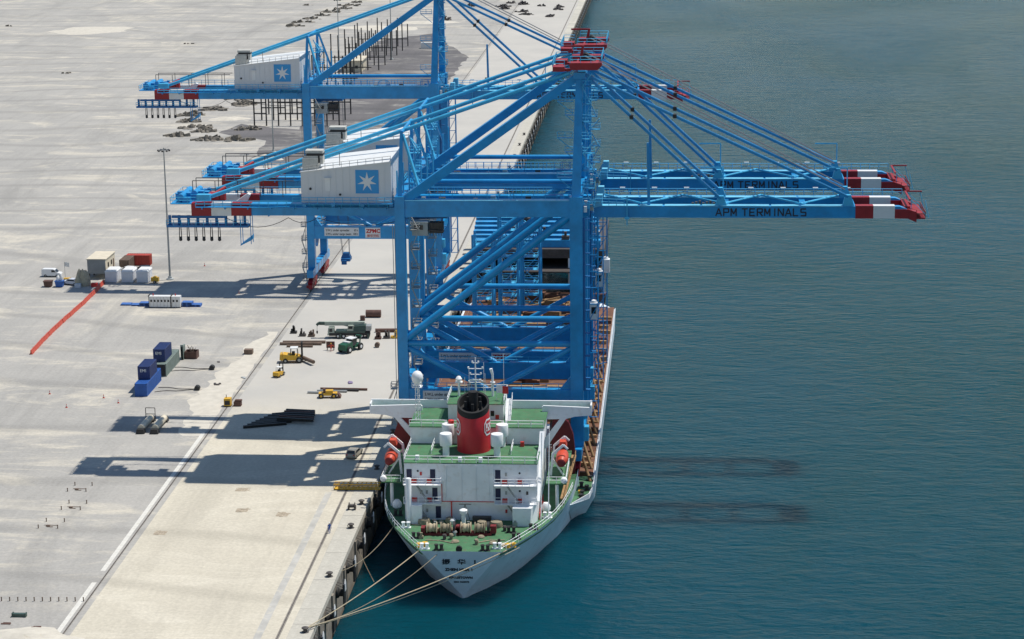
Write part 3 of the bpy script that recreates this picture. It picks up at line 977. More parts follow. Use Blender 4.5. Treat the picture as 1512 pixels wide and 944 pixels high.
def sb(mb, name, m, par=None):
    """ship part given in world coordinates"""
    o = mb.build(name, m, None)
    for v in o.data.vertices:
        v.co = (v.co.x - SX, v.co.y - 440, v.co.z - WZ)
    o.parent = ship if par is None else par
    return o


# hull loft ------------------------------------------------------------
ST = [  # y, top z, half-width on deck, half-width at the waterline
    (319.3, 1.5, 6.3, 0.05), (322, 1.5, 7.8, .4), (326, 1.5, 9.7, 3.3), (331, 1.5, 11.9, 6.2), (336, 1.5, 13.6, 8.2), (341, 1.5, 14.7, 9.9), (346, 1.5, 15.4, 11.4),
    (351, 1.5, 15.9, 13.0), (358, 1.5, 16.1, 14.6), (363, 1.5, 16.2, 15.4), (363.2, -2.0, 16.2, 15.4), (372, -2.0, 16.2, 16.0),
    (500, -2.0, 16.2, 15.6), (512, -2.0, 15.8, 14.2), (512.2, 3.0, 15.8, 14.2), (530, 3.2, 14.0, 11), (548, 3.6, 10.4, 6.4), (562, 4.2, 5.6, 2.0), (572, 4.8, 0.2, 0.05)]
NP = 7
vs, fs = [], []
for y, zt, hw, ww in ST:
    row = []
    for i in range(NP):
        t = i / (NP - 1)
        z = zt + (-10.5 - zt) * t
        tw = (zt - z) / (zt - WZ)
        h = hw + (ww - hw) * (tw ** (.95 + min(.5, (y - 319) * .012)) if tw < 1 else tw)
        if y < 320:
            h = hw * (1.5 - z) / 8.2
            h = hw - h
        h = max(0.02, h)
        yy = y
        if y < 320:
            yy = y + 3.2 * t
        row.append((h, yy, z))
    vs.append(row)
hull = MB()
for a, b in zip(vs, vs[1:]):
    for i in range(NP - 1):
        for s in (1, -1):
            q = [a[i], a[i + 1], b[i + 1], b[i]]
            hull.add([(SX + s * x, y, z) for x, y, z in q], [(0, 1, 2, 3) if s > 0 else (3, 2, 1, 0)])
a = vs[0]
for i in range(NP - 1):
    hull.add([(SX - a[i][0], a[i][1], a[i][2]), (SX + a[i][0], a[i][1], a[i][2]), (SX + a[i + 1][0], a[i + 1][1], a[i + 1][2]), (SX - a[i + 1][0], a[i + 1][1], a[i + 1][2])], [(0, 1, 2, 3)])
hull = sb(hull, 'hull', 'hull_grey')
import bmesh
bm = bmesh.new()
bm.from_mesh(hull.data)
bmesh.ops.remove_doubles(bm, verts=bm.verts, dist=0.01)
bmesh.ops.recalc_face_normals(bm, faces=bm.faces)
bm.to_mesh(hull.data)
bm.free()
hull.data.polygons.foreach_set('use_smooth', [True] * len(hull.data.polygons))
hull.data.set_sharp_from_angle(angle=R_(30))
# poop deck
rows = [(y, hw) for y, zt, hw, ww in ST if zt > 1 and y < 364]
pts = [(SX + hw - .2, y + (.25 if y < 320 else 0), 1.0) for y, hw in rows] + [(SX - hw + .2, y + (.25 if y < 320 else 0), 1.0) for y, hw in reversed(rows)]
sb(MB().prism(pts, (0, 0, -.2)), 'poop_deck', 'deck_green')
# main cargo deck out to the sponsons
sb(MB().box(SX - 16.1, SX + 16.1, 363.1, 512.3, -2.4, -2.06), 'cargo_deck', 'deck_rust')
sb(MB().prism([(SX + 15.6, 512.2, 2.9), (SX + 13.8, 530, 3.1), (SX + 10.2, 548, 3.5), (SX, 571, 4.5), (SX - 10.2, 548, 3.5), (SX - 13.8, 530, 3.1), (SX - 15.6, 512.2, 2.9)], (0, 0, -.3)), 'forecastle_deck', 'dark_steel')
# rudder head under the stern
sb(MB().box(SX - .3, SX + .3, 323.5, 327, -11, -7.2), 'rudder', 'oxide_red')
# sponsons along both sides
for xo, xi, s in ((37.0, 33.2, 1), (2.0, 3.2, -1)):
    pl_top = [(xi, 352.5), (xo - s * .5, 356.2), (xo, 361), (xo, 494), (xi, 501)]
    pl_bot = [(xi, 364.0), (xo - s * 2.0, 368.0), (xo - s * .3, 380), (xo - s * .3, 494), (xi, 501)]
    n = len(pl_top)
    q = [(x, y, -2.0) for x, y in pl_top] + [(x, y, -10.0) for x, y in pl_bot]
    sp_ = MB().add(q, [tuple(range(n)), tuple(range(2 * n - 1, n - 1, -1))] + [(i, (i + 1) % n, n + (i + 1) % n, n + i) for i in range(n)])
    sp_ = sb(sp_, 'sponson', 'hull_grey')
    # deck on the sponson: green aft, rusty forward
    sb(MB().prism([(xi, 352.9, -1.96), (xo - s * .8, 356.5, -1.96), (xo - s * .35, 361.2, -1.96), (xo - s * .35, 368.5, -1.96), (xi, 368.5, -1.96)], (0, 0, .03)), 'sponson_deck', 'deck_green')
    sb(MB().box(min(xi, xo - s * .35), max(xi, xo - s * .35), 368.55, 496, -1.99, -1.93), 'sponson_deck', 'deck_rust')
    # bulwark: high plate round the after corner, low rim along the side
    bw = MB()
    P = [(xi + s * .5, 353.2, -2.0, .15), (xo - s * .5, 356.2, -2.0, .95), (xo, 361, -2.0, .7), (xo, 366, -2.0, .35), (xo, 494, -2.0, .35)]
    for (x0, y0, z0, h0), (x1, y1, z1, h1) in zip(P, P[1:]):
        d = Vector((x1 - x0, y1 - y0, 0)).normalized()
        nn = Vector((-d.y, d.x, 0)) * .12 * s
        bw.hexa([(x0, y0, z0), (x1, y1, z1), (x1 + nn.x, y1 + nn.y, z1), (x0 + nn.x, y0 + nn.y, z0),
                 (x0, y0, z0 + h0), (x1, y1, z1 + h1), (x1 + nn.x, y1 + nn.y, z1 + h1), (x0 + nn.x, y0 + nn.y, z0 + h0)])
    sb(bw, 'bulwark', 'ship_white')
# stern name
tx = []
tilt = math.atan2(3.2, 12)


def stern_text(body, size, z, x, bold=.02, sx=1.0):
    t = (1.5 - z) / 12.0
    o = text('stern_lettering', body, size, 'letter_black', ship, (x - SX, 319.3 + 3.2 * t - .06 - 440, z - WZ), rot=(R_(90) + tilt, 0, 0), depth=.015, align='CENTER', bold=bold, sx=sx)
    tx.append(o)


stern_text('\u632f   \u534e   1', 1.05, -.75, 17.9, .03, 1.25)
stern_text('ZHEN HUA 1', .68, -2.0, 17.8, .03, 1.1)
stern_text('KINGSTOWN', .55, -3.4, 18.0, .025, 1.1)
stern_text('IMO 7629972', .38, -4.15, 18.1, .015, 1.1)

# deckhouse ------------------------------------------------------------
HX0, HX1 = 7.6, 29.0
dh = MB().box(HX0, HX1, 335.6, 363.0, 1.0, 10.5)
dh = sb(dh, 'deckhouse', 'ship_white')
sb(MB().box(HX0 - .1, HX1 + .1, 335.5, 363.0, 10.5, 10.62), 'boat_deck', 'deck_green')
sb(MB().rail([(HX0, 335.6, 10.62), (HX1, 335.6, 10.62), (HX1, 346, 10.62)], sp=1.9).rail([(HX0, 346, 10.62), (HX0, 335.6, 10.62)], sp=1.9), 'railing', 'ship_white')
# second tier, bridge deck, wings
sb(MB().box(7.4, 29.4, 346.2, 357.0, 10.62, 13.4), 'bridge_house', 'ship_white')
sb(MB().box(7.2, 29.6, 346.0, 357.1, 13.4, 13.55), 'bridge_deck', 'deck_green')
rr = MB()
for a, b in ((7.3, 13.2), (13.8, 16.6), (20.0, 22.6), (23.2, 29.5)):
    rr.rail([(a, 346.1, 13.55), (b, 346.1, 13.55)], sp=1.9, r=.06)
sb(rr, 'railing', 'ship_white')
for x in (13.4, 14.0, 22.8, 23.4):
    sb(MB().tube((x, 346.0, 10.6), (x, 346.0, 14.7), .1, n=6), 'ladder_post', 'ship_white')
for s, x0, x1, xb in ((-1, -.6, 8.4, 4.6), (1, 37.0, 28.6, 31.5)):
    wing = MB()
    ta, tb = x1 + s * .2, x0
    wing.prism([(ta, 355.4, 14.6), (tb, 355.4, 14.3), (tb, 355.4, 12.95), (xb + (x0 - xb) * .5, 355.4, 12.75), (xb + (x0 - xb) * .2, 355.4, 12.3), (ta, 355.4, 12.2)], (0, .35, 0))
    # raking strut and a post at the house side leave an opening between them
    wing.prism([(xb + (x0 - xb) * .26, 355.38, 12.75), (xb + (x0 - xb) * .08, 355.38, 12.7), (x1 + s * .15, 355.38, 8.4), (x1 + s * .6, 355.38, 7.0)], (0, .4, 0))
    wing.box(min(x1 + s * .05, x1 + s * .5), max(x1 + s * .05, x1 + s * .5), 355.36, 355.8, 7.0, 14.4)
    wing.box(min(x0, x1), max(x0, x1), 355.42, 357.6, 13.35, 13.5)
    w = sb(wing, 'bridge_wing', 'ship_white')
    sb(MB().box(min(x0, x1), max(x0, x1), 357.4, 357.7, 13.5, 14.9).box(min(x0, x0 - s * .25), max(x0, x0 - s * .25), 355.45, 357.7, 13.4, 14.7), 'wing_bulwark', 'ship_white')
    sb(MB().box(min(x0, x1) + .3, max(x0, x1) - .3, 355.9, 357.3, 13.5, 13.56), 'wing_deck', 'deck_green')
for xa_, xb_ in ((8.4, 13.2), (22.6, 28.6)):
    sb(MB().box(xa_, xb_, 357.4, 357.7, 13.5, 14.9), 'bridge_front', 'ship_white')
# wheelhouse with its roof
sb(MB().box(13.3, 22.5, 350.3, 357.4, 13.55, 16.2), 'wheelhouse', 'ship_white')
sb(MB().box(13.1, 22.7, 350.1, 358.3, 16.2, 16.32), 'monkey_island', 'deck_green')
sb(MB().rail([(13.2, 350.2, 16.32), (13.2, 358.2, 16.32), (22.6, 358.2, 16.32), (22.6, 350.2, 16.32)], sp=1.4), 'railing', 'ship_white')
sb(MB().box(20.4, 21.0, 350.22, 350.3, 14.2, 15.1), 'window', 'glass_dark')
sb(MB().box(21.2, 21.8, 350.2, 350.3, 13.7, 14.4), 'fire_locker', 'hi_red')
s_ = MB().bar((23.3, 349.8, 13.6), (23.3, 353.5, 16.3), .9, .15).rail([(23.8, 349.8, 13.6), (23.8, 353.5, 16.3)], sp=1.2).rail([(22.85, 349.8, 13.6), (22.85, 353.5, 16.3)], sp=1.2)
sb(s_, 'stair', 'ship_white')
# masts and aerials on the roof
mm = MB().tube((17.4, 356.5, 16.3), (17.4, 356.5, 22.6), .16, .08, n=8)
for z, w in ((18.2, 1.1), (19.6, .9), (20.6, 1.2), (21.6, .5)):
    mm.box(17.4 - w, 17.4 + w, 356.4, 356.6, z, z + .1).lathe((17.4 - w, 356.5, z + .1), [(.15, 0), (.15, .3)], 6).lathe((17.4 + w, 356.5, z + .1), [(.15, 0), (.15, .3)], 6)
sb(mm, 'radar_mast', 'ship_white')
sb(MB().box(16.4, 18.4, 355.9, 356.2, 18.7, 18.95), 'radar_scanner', 'ship_white')
mm = MB().tube((20.4, 355, 16.3), (20.4, 355, 20.0), .22, .18, n=8).box(20.0, 20.8, 354.7, 355.4, 18.6, 18.75).tube((20.4, 355, 20.0), (20.15, 354.9, 21.1), .2, .28, n=8)
sb(mm, 'searchlight_post', 'ship_white')
mm = MB().tube((14.7, 355, 16.3), (14.7, 355, 19.0), .18, n=8).box(14.1, 15.3, 354.6, 355.6, 18.6, 18.75).lathe((14.7, 355, 19), [(.5, 0), (.55, .3), (.3, .7), (.05, .8)], 10)
sb(mm, 'compass_mast', 'ship_white')
for x, y, h in ((16.2, 357.5, 4), (18.7, 357.6, 5.2), (22.2, 356, 7.2), (19.5, 351, 5.0), (15.6, 356, 3.0)):
    sb(MB().tube((x, y, 16.3), (x, y, 16.3 + h), .035, n=4), 'whip_aerial', 'ship_white')
fl = empty('flag', (21.3, 352.4, 17.6), 'white and red signal flag flying from the wheelhouse roof', 'flag')
for i, (c, n) in enumerate((('ship_white', 'white_half'), ('hi_red', 'red_half'))):
    b = MB()
    for k in range(4):
        x0 = i * .95 + k * .24
        z = lambda x: -.12 * x * x * .5
        y = lambda x: .18 * math.sin(x * 4)
        b.add([(x0, y(x0), z(x0)), (x0 + .24, y(x0 + .24), z(x0 + .24)), (x0 + .24, y(x0 + .24), z(x0 + .24) + 1.3), (x0, y(x0), z(x0) + 1.3),
               (x0, y(x0) + .03, z(x0)), (x0 + .24, y(x0 + .24) + .03, z(x0 + .24)), (x0 + .24, y(x0 + .24) + .03, z(x0 + .24) + 1.3), (x0, y(x0) + .03, z(x0) + 1.3)],
              [(0, 1, 2, 3), (7, 6, 5, 4), (3, 2, 6, 7), (1, 0, 4, 5)])
    b.build(n, c, fl)
MB().tube((-.06, 0, -1.3), (-.06, 0, 1.6), .04, n=5).build('staff', 'ship_white', fl)
# satellite dome on a lattice post
rd = MB()
for dx, dy in ((-.45, -.4), (.45, -.4), (0, .45)):
    rd.tube((8.3 + dx, 350 + dy, 13.5), (8.3 + dx * .6, 350 + dy * .6, 19.2), .07, n=5)
for k in range(6):
    z = 13.8 + k
    rd.tube((7.9, 349.7, z), (8.7, 349.7, z + .9), .045, n=4).tube((7.85, 349.6, z), (8.75, 349.6, z), .045, n=4)
rd.box(7.5, 9.1, 349.3, 350.8, 19.2, 19.3)
sb(rd, 'dome_post', 'ship_white')
rdm = MB().lathe((8.3, 350, 19.4), [(.35, 0), (.55, .3), (.85, .8), (.98, 1.35), (.9, 1.9), (.6, 2.35), (.2, 2.55), (.02, 2.58)], 20)
sb(rdm, 'satellite_dome', 'ship_white')
sb(MB().rail([(7.5, 349.3, 19.3), (9.1, 349.3, 19.3)], sp=.8, h=.9), 'railing', 'ship_white')
# funnel ------------------------------------------------------------
fc, fyc = 18.2, 343.2
fn = MB()
n = 28
rings = [(2.75, 10.6, 0), (2.72, 13.5, 0), (2.66, 16.5, 0), (2.62, 17.6, .42), (2.62, 18.6, .42)]
vv = []
for r, z, tl in rings:
    for i in range(n):
        t = 2 * math.pi * i / n
        vv.append((fc + r * math.cos(t), fyc + r * 1.05 * math.sin(t), z + tl * r * math.sin(t)))


def band(k0, k1):
    b = MB()
    sub = vv[k0 * n:(k1 + 1) * n]
    ff = []
    for k in range(k1 - k0):
        for i in range(n):
            j = (i + 1) % n
            ff.append((k * n + i, k * n + j, k * n + n + j, k * n + n + i))
    return b.add(sub, ff)


fo = sb(band(0, 3), 'funnel', 'funnel_red')
top = band(3, 4)
rb = []
for r, dz in ((2.62, 18.6), (2.3, 18.6), (2.25, 17.2)):
    for i in range(n):
        t = 2 * math.pi * i / n
        rb.append((fc + r * math.cos(t), fyc + r * 1.05 * math.sin(t), dz + .42 * r * math.sin(t)))
top.add(rb, [(k * n + i, k * n + (i + 1) % n, k * n + n + (i + 1) % n, k * n + n + i) for k in range(2) for i in range(n)] + [tuple(range(2 * n, 3 * n))])
tp_ = sb(top, 'funnel_cap', 'soot', fo)
pp = MB().tube((fc, fyc + .4, 17.2), (fc, fyc + .4, 20.3), .75, .8, n=14)
for dx, dy in ((-1.2, -.5), (1.2, -.5), (-.9, .9), (1.0, .9), (0, -1.3)):
    pp.tube((fc + dx, fyc + dy, 17), (fc + dx, fyc + dy, 19.0 + .3 * dy), .25, n=8)
sb(pp, 'exhaust_pipe', 'soot', fo)
# emblem: white ring with letter bars on each shoulder of the funnel
for s in (1, -1):
    def patch(a0, a1, z0, z1, r, cut=0.0, N=10):
        b = MB()
        for i in range(N):
            q = []
            for j in (i, i + 1):
                f = j / N
                a = R_(-90) + s * R_(a0 + (a1 - a0) * f)
                c = cut * max(0, 1 - min(f, 1 - f) / .2)
                q.append((fc + r * math.cos(a), fyc + r * 1.05 * math.sin(a), z0 + c, z1 - c))
            (xa, ya, za, zb), (xc, yc, zc, zd) = q
            b.add([(xa, ya, za), (xc, yc, zc), (xc, yc, zd), (xa, ya, zb)], [(0, 1, 2, 3)])
        return b
    sb(patch(46, 92, 13.4, 16.2, 2.74, .7), 'emblem_ring', 'ship_white', fo)
    sb(patch(49, 89, 13.7, 15.9, 2.76, .6), 'emblem_field', 'funnel_red', fo)
    for a0 in (53, 62, 71, 80):
        sb(patch(a0, a0 + 6.5, 14.1, 15.5, 2.78, .2, 4), 'emblem_letter', 'ship_white', fo)
        sb(patch(a0 + 2, a0 + 6.6, 14.4 if a0 % 2 else 14.8, 14.7 if a0 % 2 else 15.2, 2.80, 0, 4), 'emblem_counter', 'funnel_red', fo)
# ventilators flanking the funnel
for x, y in ((14.0, 339.6), (13.8, 345.0), (22.3, 339.6), (22.7, 345.0)):
    v_ = MB().lathe((x, y, 10.6), [(.55, 0), (.55, 1.7), (.95, 1.75), (1.02, 2.0), (1.02, 3.6), (.95, 3.75), (.4, 3.85)], 18)
    sb(v_, 'ventilator', 'ship_white')
sb(MB().lathe((14.3, 345.2, 14.4), [(.5, 0), (.5, .5), (.3, .6)], 10), 'fire_monitor', 'hi_red')
sb(MB().rail([(11.5, 340.2, 10.62), (11.5, 345.8, 10.62)], sp=1.6).rail([(24.5, 340.2, 10.62), (24.5, 345.8, 10.62)], sp=1.6), 'railing', 'ship_white')
for x, y, m in ((9.6, 337, 'ship_white'), (16.6, 336.2, 'ship_white'), (19.9, 336.1, 'ship_white'), (26, 345, 'hi_red'), (9, 346.6, 'hi_red')):
    sb(MB().box(x - .3, x + .3, y - .25, y + .25, 10.62, 11.4), 'deck_locker', m)
# after wall of the house: balconies, doors, stairs, vent trunk
WY = 335.6
sb(MB().box(13.6, 22.0, WY - .35, WY - .003, 4.0, 10.45), 'engine_casing', 'ship_white')
for x0, x1 in ((HX0, 13.6), (22.2, HX1)):
    for z in (4.1, 7.2):
        b = sb(MB().box(x0, x1, WY - 1.6, WY - .004, z, z + .12), 'balcony', 'ship_white')
        sb(MB().rail([(x0, WY - 1.55, z + .12), (x1, WY - 1.55, z + .12), (x1, WY - .1, z + .12)], sp=1.2, r=.045), 'railing', 'ship_white', b)
        lk = MB().box(x0 + 1.2, x0 + 2.0, WY - .5, WY - .02, z + .12, z + .7)
        sb(lk, 'hose_box', 'hi_red', b)
        sb(MB().box(x0 + 3.7, x0 + 4.4, WY - .5, WY - .02, z + .12, z + .75), 'hose_box', 'hi_red', b)
        sb(MB().bar((x0 + 1.9, WY - .9, z + .1), (x0 + 3.9, WY - .9, z - 2.9), .7, .12), 'stair', 'galvanised')
for x, z in ((8.4, 7.5), (12.2, 7.5), (12.5, 4.4), (13.0, 1.3), (22.7, 7.5), (22.7, 4.4)):
    sb(MB().box(x - .42, x + .42, WY - .43, WY - .37, z, z + 2.0) if 13.6 < x < 22 else MB().box(x - .42, x + .42, WY - .06, WY - .002, z, z + 2.0), 'door', 'door_navy')
for x, z in ((9.8, 9.2), (26.2, 9.0), (26.2, 6.0)):
    sb(MB().lathe((x, WY - .05, z), [(.17, 0), (.17, .05)], 12, 'y'), 'porthole', 'soot')
sb(MB().lathe((8.5, WY - 2.0, 1.0), [(.45, 0), (.45, 7.5), (.36, 7.62)], 16), 'vent_trunk', 'ship_white')
sb(MB().box(8.9, 10.6, WY - 2.4, WY - .01, 1.0, 4.1), 'stair_house', 'ship_white')
sb(MB().hexa([(25.2, WY - 2.9, 1.0), (28.0, WY - 2.9, 1.0), (29.0, WY - .01, 1.0), (25.2, WY - .01, 1.0), (25.2, WY - 2.9, 4.05), (28.2, WY - 2.9, 4.05), (29.0, WY - .01, 4.05), (25.2, WY - .01, 4.05)]), 'stair_house', 'ship_white')
pr = MB().box(13.7, 22.2, WY - .47, WY - .38, 4.2, 4.32).box(15.1, 15.3, WY - .6, WY - .4, 1.0, 4.3).box(13.62, 13.74, WY - .47, WY - .38, 4.2, 7.2)
sb(pr, 'fire_main', 'hi_red')
sb(MB().rail([(HX1 + .3, 336, 1), (HX1 + .3, 346, 1)], sp=1.5), 'railing', 'hi_red')
sb(MB().box(18.6, 21.6, WY - 1.2, WY - .37, 1.0, 1.9), 'bench_locker', 'dark_steel')
# ladders slanting up the starboard quarter
for x in (29.5, 30.7):
    sb(MB().tube((x, 336.4, 1), (x, 340.5, 14.3), .09, n=5), 'ladder_post', 'ship_white')
sd = MB().bar((29.0, 335.8, 4.2), (29.3, 345, 13.2), .8, .15)
sb(sd, 'side_stair', 'ship_white')
# poop-deck gear --------------------------------------------------------
for x, y in ((14.2, 328.6), (19.6, 328.8)):
    wb = sb(MB().box(x - 2.6, x + 2.6, y - .8, y + .8, 1.0, 1.35).box(x + 2.4, x + 3.3, y - .5, y + .6, 1.3, 2.5).box(x - 3.2, x - 2.5, y - .7, y + .7, 1.3, 2.2), 'mooring_winch', 'oxide_red')
    for dx in (-1.5, .7):
        sb(MB().lathe((x + dx - .8, y, 2.05), [(.95, 0), (.95, .12), (.6, .14), (.8, .5), (.58, .9), (.74, 1.2), (.55, 1.5), (.95, 1.52), (.95, 1.64)], 18, 'x'), 'rope_drum', 'rope' if dx < 0 else 'rope_dark', wb)
    sb(MB().lathe((x + 1.9, y, 2.2), [(.9, 0), (.9, .35)], 14, 'x'), 'brake_drum', 'black_steel', wb)
for x, y, r in ((10.9, 333.4, 1.0), (22.6, 332.6, 1.0), (15.0, 334, .7), (20.3, 332.5, .8)):
    sb(MB().lathe((x, y, 1.0), [(r, 0), (r * 1.05, .4), (r * .9, .9), (r * .3, 1.0)], 14), 'rope_coil', 'rope_dark')
for x, y in ((17.3, 333.2), ):
    sb(MB().lathe((x, y, 1), [(.35, 0), (.35, 1.9), (.62, 2.0), (.66, 2.5), (.3, 2.7)], 12), 'ventilator', 'ship_white')
sb(MB().lathe((15.4, 333.8, 1), [(.5, 0), (.6, .6), (.4, .9)], 12), 'ventilator', 'ship_white')
k = 0
for x, y in ((12.3, 321.6), (14.6, 321.2), (21.8, 321.2), (23.6, 322.2), (10.4, 326.6), (26.2, 326.8), (8.2, 331.5), (28.6, 331.4), (6.2, 337.4), (30.5, 337.2), (25.2, 329.8)):
    b = MB()
    for dx in (-.4, .4):
        b.lathe((x + dx, y, 1.0), [(.26, 0), (.26, .75), (.33, .8), (.33, .95)], 12)
    b.box(x - .8, x + .8, y - .35, y + .35, .98, 1.1)
    sb(b, 'bollard', 'black_steel' if k % 3 else 'ship_white')
    k += 1
for x, y in ((11.4, 322.6), (25.2, 322.8)):
    sb(MB().lathe((x, y, 1), [(.5, 0), (.35, .2), (.35, .5), (.5, .6)], 10).lathe((x + .8, y + .4, 1), [(.5, 0), (.35, .2), (.35, .5), (.5, .6)], 10), 'roller_fairlead', 'yellow_paint')
sb(MB().lathe((17.8, 320.3, 1.45), [(.5, 0), (.5, .5)], 14, 'y'), 'centre_chock', 'soot')
sb(MB().lathe((30.1, 340.4, 1.0), [(.4, 0), (.75, .3), (.8, .9), (.4, 1.5)], 14), 'fender_ball', 'ship_white')
sb(MB().lathe((5.6, 341.0, 1.0), [(.4, 0), (.75, .3), (.8, .9), (.4, 1.5)], 14), 'fender_ball', 'ship_white')
sb(MB().lathe((29.5, 341.5, 1), [(.4, 0), (.4, 1.2), (.3, 1.3)], 10), 'fire_drum', 'hi_red')
for sgn in (1, -1):
    rr = [(SX + sgn * (hw - .15), y, 1.5) for y, hw in [(r[0], r[1]) for r in rows] if y < 352]
    sb(MB().rail(rr, sp=1.8, r=.045), 'stern_railing', 'ship_white')
rs = random.Random(12)
for k in range(26):
    x, y = rs.uniform(10, 26), rs.uniform(323.5, 334)
    if abs(x - SX) > 6.6 + (y - 320) * .42:
        continue
    m_ = rs.choice(['black_steel', 'oxide_red', 'dark_steel', 'rope_dark', 'galvanised'])
    t = rs.random()
    if t < .35:
        sb(MB().box(x - .35, x + .35, y - .25, y + .25, 1.0, 1.0 + rs.uniform(.3, .8)).box(x - .2, x + .2, y - .15, y + .15, 1.0, 2.0), 'deck_fitting', m_)
    elif t < .7:
        sb(MB().lathe((x, y, 1.0), [(.28, 0), (.25, .5), (.4, .6), (.3, .85)], 10), 'deck_fitting', m_)
    else:
        r_ = rs.uniform(.4, .8)
        sb(MB().lathe((x, y, 1.0), [(r_, 0), (r_ * 1.05, .15), (r_ * .7, .35), (r_ * .3, .3)], 12), 'rope_coil', 'rope_dark' if k % 2 else 'rope')
for x0, y0, x1, y1 in ((8.5, 333.0, 14, 331), (22, 331.5, 28, 333.5), (12, 325.5, 16.5, 324.2), (20, 324.5, 24.5, 326)):
    sb(MB().path([(x0, y0, 1.1), ((x0 + x1) / 2, (y0 + y1) / 2 + .5, 1.1), (x1, y1, 1.1)], .08, 5), 'deck_rope', 'rope')
for z in (2.5, 5.6, 8.7):
    for x in (10.3, 11.2, 24.0, 25.0, 27.4):
        if rs.random() < .7:
            sb(MB().box(x - .16, x + .16, WY - .12, WY - .004, z - .2, z + .35), 'wall_fitting', rs.choice(['dark_steel', 'hi_red', 'galvanised']))
for x in (14.4, 16.9, 19.2, 21.3):
    sb(MB().tube((x, WY - .42, 4.3), (x, WY - .42, 10.3), .05, n=5), 'wall_pipe', 'ship_white')
sb(MB().tube((16.6, WY - .6, 1.0), (17.4, WY - .7, 3.9), .05, n=5).tube((18.2, WY - .6, 1.0), (17.4, WY - .7, 3.9), .05, n=5).tube((16.4, WY - .7, 3.9), (18.4, WY - .7, 3.9), .06, n=5), 'tripod_hoist', 'dark_steel')
# lifeboats, davits, boat platforms, red engine-casing sides
for s in (1, -1):
    bx = SX + s * 13.6
    b = sb(MB().box(min(bx - s * 1.8, bx + s * 1.6), max(bx - s * 1.8, bx + s * 1.6), 341.5, 360, 5.2, 5.4), 'boat_platform', 'deck_green')
    sb(MB().rail([(bx - s * 1.6, 341.6, 5.4), (bx + s * 1.5, 341.6, 5.4), (bx + s * 1.5, 352, 5.4)], sp=1.3), 'railing', 'ship_white', b)
    sb(MB().tube((bx, 342.5, 1), (bx, 342.5, 5.2), .28, n=10), 'platform_post', 'ship_white')
    sb(MB().lathe((bx + s * 1.2, 341.4, 6.0), [(.1, -.6), (.45, -.4), (.58, 0), (.45, .4), (.1, .6)], 14, 'y'), 'life_raft', 'ship_white')
    lbx = SX + s * 14.2
    lf = MB().lathe((lbx, 344.5, 8.0), [(.2, 0), (.75, .5), (1.0, 1.6), (1.05, 3), (.98, 4.6), (.7, 5.7), (.2, 6.2)], 18, 'y')
    lf = sb(lf, 'lifeboat', 'boat_orange')
    sb(MB().prism([(lbx - .7, 349, 9.3), (lbx + .7, 349, 9.3), (lbx + .5, 349, 10.2), (lbx - .5, 349, 10.2)], (0, 2.2, 0)), 'conning_cap', 'boat_orange', lf)
    sb(MB().lathe((lbx, 344.2, 8.0), [(.55, 0), (.7, .1), (.55, .2)], 14, 'y'), 'propeller_guard', 'oxide_red', lf)
    for y in (346, 350.8):
        dv = MB().bar((bx - s * 1.2, y, 5.4), (bx - s * .9, y, 9.0), .35, .45).bar((bx - s * .9, y, 9.0), (lbx + s * .3, y, 10.6), .3, .4).bar((lbx + s * .3, y, 10.6), (lbx + s * 1.0, y, 9.9), .25, .3)
        dv.bar((bx + s * .9, y, 5.4), (bx - s * .9, y, 8.2), .25, .25)
        sb(dv, 'davit', 'ship_white')
    # curved oxide-red screen ahead of the boat
    cs = MB()
    pr_ = [(SX + s * 12.2, -2), (SX + s * 15.6, -2), (SX + s * 15.8, 4), (SX + s * 15.4, 8), (SX + s * 14.6, 10.2), (SX + s * 13.2, 11.3), (SX + s * 12.0, 11.2), (SX + s * 11.6, 8)]
    cs.prism([(x, 360.5, z) for x, z in pr_], (0, 1.2, 0))
    sb(cs, 'side_screen', 'oxide_red')
# small side clutter on the starboard sponson's green deck
for x, y in ((35.2, 357.5), (35.9, 360.5), (34.9, 362.2), (36.2, 366), (35.1, 355.6)):
    sb(MB().lathe((x, y, -1.93), [(.3, 0), (.3, .7), (.4, .75), (.4, .95)], 10).box(x - .6, x + .6, y - .3, y + .3, -1.94, -1.8), 'bollard', 'black_steel')
sb(MB().box(34.5, 35.3, 358.8, 359.5, -1.93, -1.5), 'deck_locker', 'yellow_paint')
# gangway ladder stowed along the starboard rail
gw = MB().bar((32.6, 344, 1.9), (33.9, 357, 5.4), .8, .3)
gw.rail([(32.9, 344, 2.0), (34.2, 357, 5.5)], sp=1.3, h=.8)
sb(gw, 'accommodation_ladder', 'timber')

# cargo deck: timbers, braces, sills under the cranes ---------------------
random.seed(21)
for k in range(26):                                     # dunnage on the starboard strip
    y = 369.5 + k * 4.6 + random.uniform(-.8, .8)
    L = random.uniform(1.6, 3.0)
    o = MB().box(-L / 2, L / 2, -.35, .35, 0, random.uniform(.35, .8)).build('timber_baulk', 'timber' if k % 3 else 'deck_rust')
    o.location = (35.0 + random.uniform(-.2, .25), y, -1.93)
    o.rotation_euler.z = random.uniform(-.15, .15)
    tag(o, 'brown timber baulk lying on the ship\'s rusty side deck', 'timber', 'timber baulks on the side deck')
for k in range(11):
    y = 366.5 + k * 7.2
    o = MB().tube((0, 0, 0), (1.9, -3.2, -4.7), .26, n=10).build('lashing_brace', 'rust_pipe')
    o.location = (34.4, y + 2.2, 2.75)
    tag(o, 'rusty brown pipe brace slanting from a crane leg to the side deck', 'pipe brace', 'pipe braces beside the crane legs')
